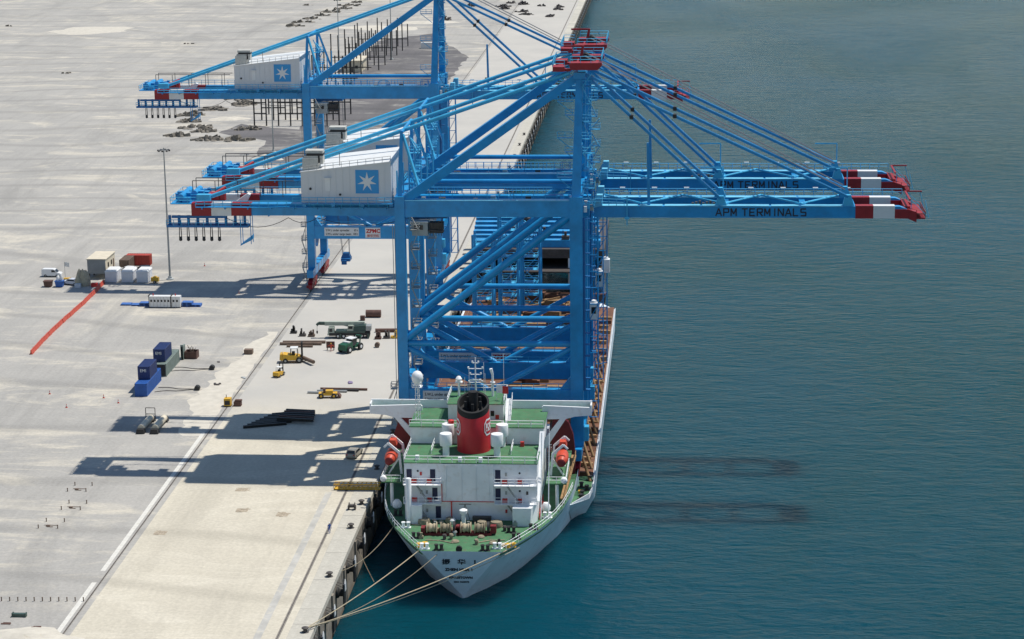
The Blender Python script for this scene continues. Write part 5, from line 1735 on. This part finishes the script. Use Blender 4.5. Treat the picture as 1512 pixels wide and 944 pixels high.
for k, (x, y, m, lab) in enumerate(((-13.2, 457.4, 'rust_steel', 'rusty red hook gear on the ground behind the mobile crane'), (-11.4, 458.0, 'dark_steel', 'dark upright tackle block between the hook gear and the orange pallet'), (-9.8, 458.2, 'yellow_paint', 'orange pallet of tackle near the crane leg'), (-9.0, 461.5, 'dark_steel', 'tall dark tackle frame beside the orange pallet'), (-30.0, 459.5, 'dark_steel', 'dark bracket standing by the pipes behind the large forklift'), (-28.0, 459.2, 'brown_steel', 'brown crate of fittings next to the dark bracket'), (-32.4, 462, 'black_steel', 'small black block behind the dark bracket'))):
    b = MB().box(-.7, .7, -.5, .5, 0, .5)
    for i in range(4):
        px = random.uniform(-.5, .5)
        b.box(px - .15, px + .15, -.3, .3, .5, .5 + random.uniform(.3, 1.3))
    o = b.build('tackle', m)
    o.location = (x, y, 0)
    tag(o, lab, 'tackle')
o = MB().lathe((0, 0, .55), [(.4, -.5), (.55, -.45), (.55, .45), (.4, .5)], 14, 'y').build('steel_bobbin', 'brown_steel')
o.location = (-12.4, 450.2, 0)
tag(o, 'round brown bobbin standing alone in front of the mobile crane', 'bobbin')
# black steel stacked in the crane's shadow
st_ = empty('steel_stack', (-23.2, 396.0, 0), 'stack of black steel beams and plates lying in the crane shadow', 'steel stack', rz=R_(18))
random.seed(5)
def sbeam(x, y, z, L, a, m):
    b = MB().box(0, L, -.3, .3, z, z + .08).box(0, L, -.3, .3, z + .42, z + .5).box(0, L, -.05, .05, z + .08, z + .42)
    o = b.build('beam', m, st_)
    o.location = (x, y, 0)
    o.rotation_euler.z = R_(a)


for k in range(8):
    sbeam(-8.0 + .9 * k, -4.6 + .98 * k, 0, 8.0 + random.uniform(-.6, .6), random.uniform(-3, 3), 'black_steel')
for k in range(6):
    sbeam(-1.4 + .5 * k, -2.4 + 1.02 * k, .52, 7.2 - .3 * k, -24 + random.uniform(-2, 2), 'rust_steel' if k % 3 == 1 else 'black_steel')
# pale tubes on dark cradles
for k, (x, lab) in enumerate(((-47.9, 'pale thick tube on a dark cradle with a frame at its far end'), (-45.3, 'pale thick tube on a dark cradle without a frame'))):
    o = empty('roller_tube', (x, 384.2, 0), lab, 'tube')
    MB().tube((0, 1.5, .9), (.2, 8.5, .9), .62, n=18).build('tube', 'cabin_beige', o)
    for y in (.6, 8.3):
        MB().prism([(-.8, y, 0), (.8, y, 0), (.6, y, .9), (-.6, y, .9)], (0, 1.4, 0)).build('cradle', 'black_steel', o)
    if k == 0:
        f = MB()
        for s in (-.9, .9):
            f.tube((s, 9.2, 0), (s, 9.2, 2.6), .07, n=5)
        f.tube((-.9, 9.2, 2.6), (.9, 9.2, 2.6), .07, n=5).tube((-.9, 9.2, 1.4), (.9, 9.2, 1.4), .07, n=5)
        f.build('frame', 'black_steel', o)
# yellow box and brown bundle by the rail
o = empty('generator', (-35.3, 404.2, 0), 'yellow upright generator box standing on the land-side rail line', 'generator')
MB().box(-.65, .65, -.7, .7, .15, 1.6).build('case', 'yellow_paint', o)
MB().box(-.5, .5, -.74, -.7, .4, 1.2).build('grille', 'black_steel', o)
MB().tube((-.3, .2, 1.6), (-.3, .2, 2.2), .07, n=6).build('exhaust', 'dark_steel', o)
MB().box(-.7, .7, -.75, .75, 0, .15).build('skid', 'black_steel', o)
o = MB().box(-.7, .7, -.6, .6, 0, .9).box(-.5, .8, -.4, .5, .9, 1.2).build('pallet_bundle', 'rust_steel')
o.location = (-33.4, 404.4, 0)
tag(o, 'rust brown bundle on the ground next to the yellow generator', 'bundle')
o = MB().box(-.9, .9, -.7, .7, .1, 1.0).box(-.9, .9, -.1, .1, 0, .1).build('timber_crate', 'brown_steel')
o.location = (-38.9, 444, 0)
tag(o, 'brown crate standing alone beside the land-side rail', 'crate')
for x, y, s, lab in ((-40.6, 419.5, .5, 'dark rag bundle on the sandy strip beside the rail'), (-36.3, 424.4, .45, 'small grey bundle lying on the rail line'), (-13.6, 421.5, .6, 'mauve rag heap on a sandy spot near the crane leg'), (-44, 437, .3, 'little dark stone beyond the hose drums')):
    b = MB()
    for i in range(5):
        a, c = random.uniform(-s, s), random.uniform(-s, s)
        b.lathe((a, c, 0), [(s * .6, 0), (s * .55, s * .4), (s * .2, s * .6)], 7)
    o = b.build('rag_bundle', 'cab_grey' if 'grey' in lab else 'mauve_rag' if 'mauve' in lab else 'dark_steel')
    o.location = (x, y, 0)
    tag(o, lab, 'bundle')

# yellow lattice gangway across the coping ------------------------------------------------------------
gw = empty('gangway', (-6.8, 353.2, .05), 'yellow lattice gangway lying across the quay edge to the ship', 'gangway')
b = MB()
for y in (0, 1.3):
    for z in (.12, 1.0):
        b.tube((0, y, z), (7.9, y, z), .07, n=6)
    for k in range(10):
        x = k * .79
        b.tube((x, y, .12), (x + .79, y, 1.0), .045, n=4).tube((x, y, .12), (x, y, 1.0), .045, n=4)
b.build('lattice', 'yellow_paint', gw)
MB().box(0, 7.9, .05, 1.25, .06, .12).build('tread', 'yellow_paint', gw)


# cars and van ------------------------------------------------------------
def car(loc, rz, m, label, kind='van', cat=None):
    o = empty('parked_van' if kind == 'van' else 'parked_car', loc, label, cat or kind, None, rz)
    if kind == 'van':
        pr_ = [(-2.4, .35), (2.35, .35), (2.4, .75), (2.2, 1.0), (1.5, 1.15), (.85, 1.85), (.5, 1.98), (-2.2, 1.98), (-2.4, 1.8)]
    else:
        pr_ = [(-2.2, .35), (2.2, .35), (2.25, .7), (2.0, .9), (1.0, 1.0), (.35, 1.5), (-1.5, 1.55), (-2.1, 1.05), (-2.25, .8)]
    b = MB()
    vs, n = [], len(pr_)
    for y, s in ((-.9, 0), (-.8, 1), (.8, 1), (.9, 0)):
        for x, z in pr_:
            f = 1 if z < 1.0 else 1
            yy = y * (1.0 if z < 1.1 else .9)
            vs.append((x, yy, z))
    b.add(vs, [tuple(range(n)), tuple(range(4 * n - 1, 3 * n - 1, -1))] + [(k * n + i, k * n + (i + 1) % n, k * n + n + (i + 1) % n, k * n + n + i) for k in range(3) for i in range(n)])
    body = b.build('body', m, o)
    if kind == 'van':
        MB().hexa([(.95, -.72, 1.78), (1.46, -.76, 1.22), (1.46, .76, 1.22), (.95, .72, 1.78), (.99, -.72, 1.82), (1.52, -.76, 1.2), (1.52, .76, 1.2), (.99, .72, 1.82)]).build('windscreen', 'glass_dark', body)
        for s in (-1, 1):
            MB().prism([(.1, s * .87, 1.25), (1.2, s * .87, 1.25), (.75, s * .84, 1.75), (.1, s * .84, 1.75)], (0, s * .03, 0)).build('side_window', 'glass_dark', body)
    else:
        MB().hexa([(.42, -.68, 1.46), (.98, -.76, 1.04), (.98, .76, 1.04), (.42, .68, 1.46), (.47, -.68, 1.48), (1.03, -.76, 1.06), (1.03, .76, 1.06), (.47, .68, 1.48)]).build('windscreen', 'glass_dark', body)
        MB().hexa([(-1.6, -.68, 1.5), (-2.05, -.74, 1.1), (-2.05, .74, 1.1), (-1.6, .68, 1.5), (-1.65, -.68, 1.53), (-2.12, -.74, 1.12), (-2.12, .74, 1.12), (-1.65, .68, 1.53)]).build('rear_window', 'glass_dark', body)
        for s in (-1, 1):
            MB().prism([(-1.7, s * .88, 1.08), (.75, s * .88, 1.08), (.3, s * .8, 1.42), (-1.35, s * .8, 1.42)], (0, s * .03, 0)).build('side_window', 'glass_dark', body)
    for x in (-1.45, 1.45):
        for s in (-1, 1):
            wheel('wheel', (x, s * .82, .34), .34, .22, o)
    for s in (-.65, .65):
        MB().box(2.2, 2.36, s - .15, s + .15, .68, .85).build('headlight', 'paint_white', body)
        MB().box(-2.44 if kind == 'van' else -2.27, -2.2, s - .12, s + .12, .75, .95).build('tail_light', 'hi_red', body)
    return o


car((-101.8, 517.4, 0), R_(-2), 'van_white', 'white panel van parked alone on the open yard', 'van')
car((-6.1, 372.6, .01), R_(80), 'car_beige', 'beige car parked on the quay between the crane shadows', 'car')
car((-84.3, 522.5, 0), R_(160), 'van_white', 'white car parked in front of the red container', 'car')
car((-80.8, 523.2, 0), R_(175), 'car_dark', 'dark car parked beside the white car near the red container', 'car')
car((-94.6, 508.6, 0), R_(160), 'tank_white', 'pale grey car parked between the tarpaulin stack and the waste bins', 'car')

# site compound ------------------------------------------------------------
so_ = empty('site_cabin', (-89.8, 514.6, 0), 'grey and beige site cabin raised on dark legs', 'cabin')
MB().box(-2.3, 2.2, 0, 9, 1.4, 4.9).build('wall', 'cabin_beige', so_)
MB().box(-2.32, 2.2, -.06, 0, 1.4, 4.9).build('end_panel', 'cabin_grey', so_)
MB().box(-2.5, 2.4, -.2, 9.2, 4.9, 5.05).build('roof', 'cabin_beige', so_)
for x in (-2.0, 1.9):
    for y in (.3, 4.5, 8.6):
        MB().box(x - .15, x + .15, y - .15, y + .15, 0, 1.4).build('leg', 'dark_steel', so_)
for y in (2, 5):
    w = MB().box(2.2, 2.26, y, y + 1, 2.6, 3.7).build('window', 'glass_dark', so_)
MB().box(2.2, 2.25, 7, 7.9, 1.5, 3.6).build('door', 'rust_steel', so_)
o = container((-85.6, 524.5, 0), 6.06, 'brown_steel', 'brown container standing behind the site cabin')
o['group'] = 'compound containers'
o = container((-86.0, 531, 0), 6.06, 'cont_red', 'red container behind the parked cars in the compound')
o.rotation_euler.z = R_(90)
o.location = (-80.5, 531.5, 0)
o['group'] = 'compound containers'
for k, (x, lab) in enumerate(((-85.4, 'white equipment housing next to the tarpaulin stack'), (-81.4, 'white equipment housing between two others in the compound'), (-77.7, 'white equipment housing next to the yellow pump'))):
    o = empty('equipment_housing', (x, 510.6, 0), lab, 'housing', 'white equipment housings')
    MB().box(-1.4, 1.4, 0, 4.6, .1, 2.7).build('case', 'tank_white', o)
    MB().hexa([(-1.5, -.1, 2.7), (1.5, -.1, 2.7), (1.5, 4.7, 2.7), (-1.5, 4.7, 2.7), (-1.2, .2, 3.1), (1.2, .2, 3.1), (1.2, 4.4, 3.1), (-1.2, 4.4, 3.1)]).build('roof', 'paint_white', o)
    MB().box(-.5, .5, -.05, -.004, .3, 2.2).build('door', 'tank_white', o)
    MB().box(-1.4, 1.4, .2, 4.4, 0, .1).build('base', 'dark_steel', o)
o = empty('pump', (-74.6, 510.8, 0), 'orange-yellow pump unit at the end of the white housings', 'pump')
MB().box(-.9, .9, -.6, .6, .4, 1.4).lathe((0, 0, 1.2), [(.5, -.5), (.55, 0), (.5, .5)], 12, 'y').build('engine', 'yellow_paint', o)
for s in (-1, 1):
    wheel('wheel', (0, s * .7, .35), .35, .2, o)
o = MB()
for i in range(14):
    t = random.uniform(0, 1)
    o.lathe((random.uniform(-.9, .9), random.uniform(-.6, .6), 0), [(1.0, 0), (.9, 1.4 * t + .8), (.45, 2.4 * t + 1.2), (.1, 3 * t + 1.3)], 9)
o = o.build('tarpaulin_stack', 'tarpaulin')
o.location = (-91.5, 507.8, 0)
tag(o, 'tall stack under a pale brown tarpaulin in front of the site cabin', 'tarpaulin')
for x, m, lab in ((-99.6, 'rust_steel', 'small red-brown waste bin near the white van'), (-96.8, 'cont_blue', 'small blue waste bin with white sacks on top')):
    o = empty('waste_bin', (x, 506.2, 0), lab, 'bin', 'small waste bins')
    MB().hexa([(-.8, -.7, .1), (.8, -.7, .1), (.8, .7, .1), (-.8, .7, .1), (-1.0, -.8, 1.5), (1.0, -.8, 1.5), (1.0, .8, 1.5), (-1.0, .8, 1.5)]).build('tub', m, o)
    MB().box(-1.08, 1.08, -.88, .88, 1.42, 1.52).build('rim', m, o)
o = MB().lathe((-.3, 0, 0), [(.4, 0), (.5, .4), (.35, 1.0), (.1, 1.3)], 9).lathe((.45, .1, 0), [(.3, 0), (.4, .5), (.2, 1.4), (.05, 1.7)], 9).build('sack', 'paint_white')
o.location = (-96.8, 506.2, 1.5)
tag(o, 'white sacks piled on the blue waste bin', 'sacks')
for x, y, z, m, lab in ((-96.3, 511, 1.0, 'yellow_paint', 'low sandy-yellow crate behind the waste bins'), (-92.2, 505.6, .8, 'tank_white', 'white carton at the foot of the tarpaulin stack'), (-94.6, 519, 1.1, 'dark_steel', 'dark box out in the yard behind the waste bins'), (-88.4, 506.5, .8, 'hi_red', 'low red toolbox at the end of the orange barrier')):
    o = MB().box(-.7, .7, -.5, .5, 0, z).box(-.74, .74, -.54, .54, z, z + .08).build('crate', m)
    o.location = (x, y, 0)
    tag(o, lab, 'crate')
# flags by the bins
for x, y, lab in ((-97.6, 514, 'white flag on a thin pole behind the blue waste bin'), (-92.7, 517, 'white flag on a thin pole beside the site cabin')):
    o = empty('flag', (x, y, 0), lab, 'flag')
    MB().tube((0, 0, 0), (0, 0, 4.4), .05, n=5).build('pole', 'galvanised', o)
    b = MB()
    for k in range(4):
        y0, y1 = .12 * math.sin(k * 1.4), .12 * math.sin(k * 1.4 + 1.4)
        b.hexa([(k * .3, y0, 3.3 - .06 * k), (k * .3 + .3, y1, 3.3 - .06 * (k + 1)), (k * .3 + .3, y1 + .02, 3.3 - .06 * (k + 1)), (k * .3, y0 + .02, 3.3 - .06 * k),
                (k * .3, y0, 4.3), (k * .3 + .3, y1, 4.3 - .04 * k), (k * .3 + .3, y1 + .02, 4.3 - .04 * k), (k * .3, y0 + .02, 4.3)])
    b.build('cloth', 'paint_white', o)
# orange barrier run: every block a thing of its own
p0, p1 = Vector((-87.0, 509.0)), Vector((-85.3, 443.0))
bar = MB().prism([(-.3, -.97, 0), (.3, -.95, 0), (.3, -.95, .2), (.14, -.95, .45), (.1, -.95, .95), (-.1, -.95, .95), (-.14, -.95, .45), (-.3, -.95, .2)], (0, 1.9, 0)).build('road_barrier', 'barrier')
tag(bar, 'orange plastic road barrier in the long diagonal line', 'barrier', 'orange barriers in a line')
n = 34
for k in range(n):
    o = bar if k == 0 else bar.copy()
    if k:
        col.objects.link(o)
    q = p0.lerp(p1, k / (n - 1))
    o.location = (q.x + random.uniform(-.06, .06) + .25 * math.sin(k * .2), q.y, 0)
    o.rotation_euler.z = random.uniform(-.05, .05)
# white switch cabinets and blue pallets
for x0, x1, lab in ((-69.9, -65.0, 'long white switch cabinet with dark panels'), (-64.7, -62.7, 'short white switch cabinet beside the long one')):
    o = empty('switch_cabinet', (x0, 485.0, 0), lab, 'cabinet')
    MB().box(0, x1 - x0, 0, 1.6, .2, 2.7).build('case', 'paint_white', o)
    MB().box(-.12, 0, -.05, 1.7, 0, 3.0).build('end_plate', 'black_steel', o)
    MB().box(0, x1 - x0, .1, 1.5, 0, .2).build('plinth', 'dark_steel', o)
    for k in range(int((x1 - x0) / .8)):
        MB().box(.3 + k * .8, .7 + k * .8, -.04, -.004, 1.4, 1.9).build('instrument', 'glass_dark', o)
        MB().box(.2 + k * .8, .25 + k * .8, -.03, -.004, .3, 2.5).build('seam', 'galvanised', o)
    MB().tube((.8, .8, 2.7), (.8, .8, 3.2), .12, n=8).build('roof_vent', 'hi_red', o)
for k, (x, y, h) in enumerate(((-76, 488, .3), (-73.4, 487.6, .45), (-71.4, 487.2, .9), (-61.4, 487, 1.0), (-59.4, 487, .5))):
    o = MB()
    for i in range(max(1, int(h / .25))):
        o.box(-1.2, 1.2, -1, 1, i * .25, i * .25 + .08)
        for s in (-1, 0, 1):
            o.box(s * 1.05 - .12, s * 1.05 + .12, -1, 1, i * .25 + .08, i * .25 + .2)
    o.box(-1.2, 1.2, -1, 1, max(1, int(h / .25)) * .25, max(1, int(h / .25)) * .25 + .06)
    o = o.build('pallet_stack', 'pallet_blue')
    o.location = (x, y, 0)
    tag(o, ['single blue pallet at the far end from the short cabinet', 'low blue pallet next to the single one', 'stack of blue pallets against the long white cabinet', 'stack of blue pallets against the short white cabinet', 'low blue pallet beyond the short white cabinet'][k], 'pallet', 'blue pallets beside the white cabinets')


# light masts ------------------------------------------------------------
def mast(loc, h, label):
    o = empty('light_mast', loc, label, 'light mast', 'tall light masts')
    MB().tube((0, 0, 0), (0, 0, h), .28, .13, n=12).build('pole', 'galvanised', o)
    MB().lathe((0, 0, 0), [(.9, 0), (.9, .3), (.5, .35), (.5, .8)], 12).build('base', 'cab_grey', o)
    r = MB()
    for i in range(12):
        a0, a1 = i * math.pi / 6, (i + 1) * math.pi / 6
        r.tube((1.2 * math.cos(a0), 1.2 * math.sin(a0), h - .6), (1.2 * math.cos(a1), 1.2 * math.sin(a1), h - .6), .08, n=5)
        if i % 3 == 0:
            r.tube((0, 0, h - .6), (1.2 * math.cos(a0), 1.2 * math.sin(a0), h - .6), .06, n=5)
    r = r.build('ring', 'galvanised', o)
    for i in range(8):
        a = i * math.pi / 4
        x, y = 1.35 * math.cos(a), 1.35 * math.sin(a)
        MB().box(x - .2, x + .2, y - .2, y + .2, h - .85, h - .5).build('floodlight', 'dark_steel', r)
    return o


mast((-71.8, 514.5, 0), 32.4, 'tall grey light mast standing by the white equipment housings')
mast((-80.6, 703.4, 0), 23.5, 'pale light mast on the dark asphalt in front of the steel frame')
mast((-92.0, 922.0, 0), 29, 'tall light mast rising among the far bare steel columns')
mast((-73.3, 949.4, 0), 30, 'tall light mast beyond the far bare steel columns')

# steel frames under construction ------------------------------------------------------------
fa = empty('building_frame', (-97.6, 760, 0), 'dark steel building frame with cross beams behind the quay crane', 'steel frame')
for j in range(3):
    for i in range(8):
        h = 11.5 if (i + j) % 5 else 9.5
        MB().box(i * 4.3 - .22, i * 4.3 + .22, j * 14 - .22, j * 14 + .22, 0, h).build('column', 'black_steel', fa)
    for z in (4.2, 8.0):
        if j == 2 and z > 5:
            continue
        for i in range(7):
            if (i * 3 + j + int(z)) % 4 == 3:
                continue
            MB().box(i * 4.3 + .22, i * 4.3 + 4.08, j * 14 - .15, j * 14 + .15, z, z + .4).build('beam', 'black_steel', fa)
fb = empty('building_frame', (-99.0, 828, 0), 'group of bare dark steel columns standing far along the yard', 'steel frame')
random.seed(9)
for j in range(11):
    for i in range(6):
        if random.random() < .12:
            continue
        x, y = i * 4.6 + j * .4, j * 17
        MB().box(x - .22, x + .22, y - .22, y + .22, 0, random.uniform(10, 13.5)).build('column', 'black_steel', fb)
    if j % 2 == 0:
        MB().box(.3 + j * .4, 22.7 + j * .4, j * 17 - .15, j * 17 + .15, 3.2, 3.6).build('beam', 'black_steel', fb)
o = empty('block_hut', (-84.4, 906, 0), 'small pale block hut with a flat roof by the steel columns', 'hut')
MB().box(-4, 4, 0, 16, 0, 4.6).build('wall', 'cabin_beige', o)
MB().box(-4.6, 4.6, -.6, 16.6, 4.6, 4.95).build('roof', 'cabin_beige', o)
MB().box(-.5, .6, -.06, -.003, 0, 2.2).build('door', 'dark_steel', o)
for x in (-2.6, 2.0):
    MB().box(x - .6, x + .6, -.05, -.003, 1.6, 2.8).build('window', 'glass_dark', o)
MB().box(4.0, 4.06, 3, 5, 1.2, 3).build('window', 'glass_dark', o)
o = MB().box(-3, 3, -1.2, 1.2, 0, 2.6).box(-2.9, 2.9, -1.1, 1.1, 2.6, 2.75).build('site_cabin', 'paint_white')
o.location = (-62, 990, 0)
tag(o, 'small white cabin on the far dark asphalt', 'cabin')


# scrap, spoil and sand heaps ------------------------------------------------------------
def heap(loc, r, h, m, label, cat, n=26, flat=False):
    b = MB()
    if flat:
        k, vs, fs = 18, [], []
        ph = random.uniform(0, 6)
        for j, (rr, z) in enumerate(((1, 0.005), (.8, .3), (.5, .75), (.2, 1))):
            for i in range(k):
                t = 2 * math.pi * i / k
                w = r * rr * (1 + .22 * math.sin(2 * t + ph) + .12 * math.sin(5 * t + ph * 2))
                vs.append((w * math.cos(t) * 1.5, w * math.sin(t), h * z * (1 + .15 * math.sin(3 * t))))
        for j in range(3):
            for i in range(k):
                fs.append((j * k + i, j * k + (i + 1) % k, (j + 1) * k + (i + 1) % k, (j + 1) * k + i))
        fs.append(tuple(range(3 * k, 4 * k)))
        b.add(vs, fs)
    else:
        for i in range(n):
            a, d = random.uniform(0, 6.28), r * math.sqrt(random.random())
            x, y = d * math.cos(a) * 1.4, d * math.sin(a)
            s = random.uniform(.4, 1.0) * r * .34
            z = h * max(.15, 1 - d / r) * random.uniform(.5, 1)
            if i % 3 == 0:
                b.bar((x - s, y - s * random.uniform(-1, 1), z * .3), (x + s, y + s * random.uniform(-1, 1), z), random.uniform(.6, 1.5), random.uniform(.5, 1.2))
            else:
                b.lathe((x, y, 0), [(s, 0), (s * .9, z * .5), (s * .4, z)], 7)
    o = b.build(cat.replace(' ', '_'), m)
    o.location = loc
    tag(o, label, cat)


random.seed(31)
scr = 'dark scrap heap along the sandy track beside the steel frame'
for i, (x, y, r, h) in enumerate(((-126, 786, 4, 2.4), (-123, 770, 3.4, 2.2), (-117.5, 756, 4.4, 2.8), (-119.5, 738, 3.4, 2.4), (-113, 747, 3.2, 2.0), (-107, 729, 3.8, 2.6), (-98.5, 728, 4.2, 2.6), (-101, 752, 2.6, 2.0), (-97, 752, 2.4, 2.0), (-120, 800, 4, 2), (-112, 812, 4, 3.4), (-116, 826, 4, 3))):
    heap((x, y, 0), r, h, 'scrub', scr, 'scrap heap')
    bpy.context.scene.collection.objects[-1]['group'] = 'scrap heaps beside the steel frame'
far_l = 'dark heap of spoil in the row along the far sandy bank'
for i in range(11):
    heap((-140 + i * 2.2, 1085 + i * 17, 0), random.uniform(2.5, 4.5), random.uniform(1.8, 3.2), 'scrub', far_l, 'spoil heap', 16)
    bpy.context.scene.collection.objects[-1]['group'] = 'spoil heaps along the far bank'
pl_ = 'cluster of dark machinery parts on the far apron near the water'
for x, y in ((-43, 1178), (-39.5, 1196), (-27, 1135), (-22, 1180), (-14, 1125), (-12, 1160), (-12.6, 1172), (-41, 1165), (-33, 1188), (-30, 1150), (-66, 1111), (-60, 1180)):
    heap((x, y, 0), random.uniform(1.8, 3.2), random.uniform(1.5, 3.0), 'dark_steel', pl_, 'machinery parts', 16)
    bpy.context.scene.collection.objects[-1]['group'] = 'machinery parts on the far apron'
for x, y, r, h, lab in ((-110, 776, 4.5, .8, 'bright sand heap among the scrap heaps beside the steel frame'), (-238, 1070, 15, .5, 'wide bright sand patch far out on the empty yard'), (-80, 690, 3, 1.4, 'white heap at the foot of the pale light mast'), (-38.6, 284, 5, .8, 'bright sand heap beside the painted line near the row of small posts'), (-95, 1075, 12, .6, 'bright sand bank behind the far steel columns'), (-75, 1100, 9, .6, 'bright sand bank where the dark asphalt ends')):
    heap((x, y, .002), r, h, 'sand', lab, 'sand heap', flat=True)
for x, y, r in ((-176, 1010, 1.6), (-205, 905, 1.8), (-150, 880, 1.5), (-128, 850, 1.5), (-140, 838, 2.0), (-300, 1040, 1.6), (-285, 1090, 1.6), (-25, 884, 1.3), (-150, 1190, 2.2), (-330, 1110, 2)):
    heap((x, y, 0), r, .9, 'scrub', 'small dark lump lying by itself on the far empty yard', 'debris', 9)
    bpy.context.scene.collection.objects[-1]['group'] = 'lumps on the far empty yard'

# small posts and covers on the near yard ------------------------------------------------------------
post = MB().lathe((0, 0, 0), [(.09, 0), (.08, .5), (.11, .52), (.11, .62), (.04, .66)], 10).build('marker_post', 'brown_steel')
tag(post, 'small dark post in the straight row beside the painted line', 'post', 'row of small posts by the painted line')
for k in range(12):
    o = post if k == 0 else post.copy()
    if k:
        col.objects.link(o)
    o.location = (-49.2 + 1.22 * k, 299.2 + .04 * k, 0)
for i, (x, y) in enumerate(((-50.5, 352.2), (-48.9, 342.6), (-50.1, 333.2))):
    f = MB()
    f.box(-1.1, 1.1, -.07, .07, .004, .07).box(-.5, .5, -.9, -.75, .004, .1)
    f.box(-.7, -.1, -.6, -.2, .004, .2)
    o = f.build('pit_frame', 'brown_steel')
    o.location = (x, y, 0)
    tag(o, ['brown pit frame between four posts, nearest the crane shadow', 'brown pit frame between four posts, middle of three', 'brown pit frame between four posts, farthest from the crane shadow'][i], 'pit frame')
    for dx, dy in ((-1.7, -1.5), (1.5, -1.5), (-1.3, 1.8), (1.7, 1.8)):
        p = post.copy()
        col.objects.link(p)
        p.location = (x + dx, y + dy, 0)
        tag(p, 'small dark post at a corner of a brown pit frame', 'post', 'corner posts round the pit frames')
for x, y, lab in ((-22.6, 352.8, 'weathered cover plate closest to the crane shadow on the cream apron'), (-20.4, 342.0, 'broken cover plate in the middle of the cream apron'), (-13.3, 340.0, 'large patched cover plate near the grey service strip'), (-31.4, 330.2, 'small weathered plate near the painted line')):
    b = MB().box(-1.0, 1.0, -.9, .9, .004, .018)
    for i in range(6):
        a, c = random.uniform(-1, .8), random.uniform(-1.2, .9)
        b.box(a, a + random.uniform(.3, .9), c, c + random.uniform(.2, .6), .006, random.uniform(.02, .05))
    o = b.build('cover_plate', 'worn_plate')
    o.location = (x, y, 0)
    tag(o, lab, 'cover plate')
o = MB().box(-1.0, 1.0, -.3, .3, .05, .5).box(-1.05, -.9, -.35, .35, 0, .6).box(.9, 1.05, -.35, .35, 0, .6).build('bench_trough', 'crane_green')
o.location = (-43.5, 293.2, 0)
tag(o, 'olive green trough on the ground near the row of small posts', 'trough')
for x, y in ((-44.6, 290.2), (-46.6, 289.8), (-39.8, 289)):
    o = MB().box(-.7, .7, -.15, .15, 0, .12).box(-.5, .6, .3, .5, 0, .1).build('brick_offcut', 'rust_steel')
    o.location = (x, y, 0)
    tag(o, 'reddish timber offcut on the ground near the olive trough', 'offcut', 'offcuts near the olive trough')
# traffic cones
cone = empty('traffic_cone', (0, 0, 0), 'orange traffic cone standing alone on the open yard', 'cone', 'traffic cones on the open yard')
MB().lathe((0, 0, 0), [(.17, .04), (.03, .75)], 12).build('cone_body', 'barrier', cone)
MB().box(-.22, .22, -.22, .22, 0, .04).build('cone_foot', 'barrier', cone)
MB().lathe((0, 0, 0), [(.132, .3), (.1, .45)], 12).build('white_stripe', 'paint_white', cone)
for k, (x, y) in enumerate(((-72.5, 411.5), (-61.0, 409.0), (-57.2, 405.5), (-66.6, 530.0), (-66.5, 402), (-52, 500))):
    o = cone if k == 0 else copy_tree(cone)
    o.location = (x, y, 0)

# bollards, fenders ------------------------------------------------------------
bol = MB().lathe((0, 0, 0), [(.55, 0), (.5, .08), (.3, .15), (.28, .42), (.5, .55), (.52, .68), (.3, .78)], 16).build('mooring_bollard', 'dark_steel')
tag(bol, 'dark cast mooring bollard on the quay edge', 'bollard', 'bollards along the quay edge')
k = 0
for y in [289, 311.4, 333.8, 345.8] + [365 + 22 * i for i in range(18)]:
    o = bol if k == 0 else bol.copy()
    if k:
        col.objects.link(o)
    o.location = (-1.0, y, .04)
    k += 1
fe = empty('quay_fender', (0, 0, 0), 'black rubber fender with a white face panel on the quay wall', 'fender', 'fenders along the quay wall')
MB().lathe((.15, 0, -2.3), [(.85, 0), (.8, .25), (.55, .4), (.55, .9), (.8, 1.0)], 16, 'x').build('rubber_cone', 'rubber', fe)
MB().box(1.15, 1.4, -.9, .9, -4.2, -.7).build('panel_frame', 'black_steel', fe)
MB().prism([(1.4, -.55, -1.9), (1.4, .55, -1.9), (1.4, .55, -.7), (1.4, 0, -.1), (1.4, -.55, -.7)], (.1, 0, 0)).build('face_panel', 'paint_white', fe)
for s_ in (-1, 1):
    MB().tube((.1, s_ * .5, -.8), (1.2, s_ * .7, -1.2), .05, n=5).build('chain', 'dark_steel', fe)
k = 0
for y in [289.8, 300.4, 310.8, 321.4] + [332 + 10.5 * i for i in range(88)]:
    o = fe if k == 0 else copy_tree(fe)
    o.location = (0, y, 0)
    k += 1
# bitts near the gangway
o = empty('rope_reel', (-2.2, 343.0, .05), 'dark rope reel at the quay edge beside the gangway', 'rope reel')
MB().lathe((0, 0, .6), [(.6, -.5), (.6, -.42), (.3, -.4), (.3, .4), (.6, .42), (.6, .5)], 14, 'x').build('reel', 'dark_steel', o)
for s in (-.6, .6):
    MB().box(s - .06, s + .06, -.4, .4, 0, .65).build('stand', 'dark_steel', o)
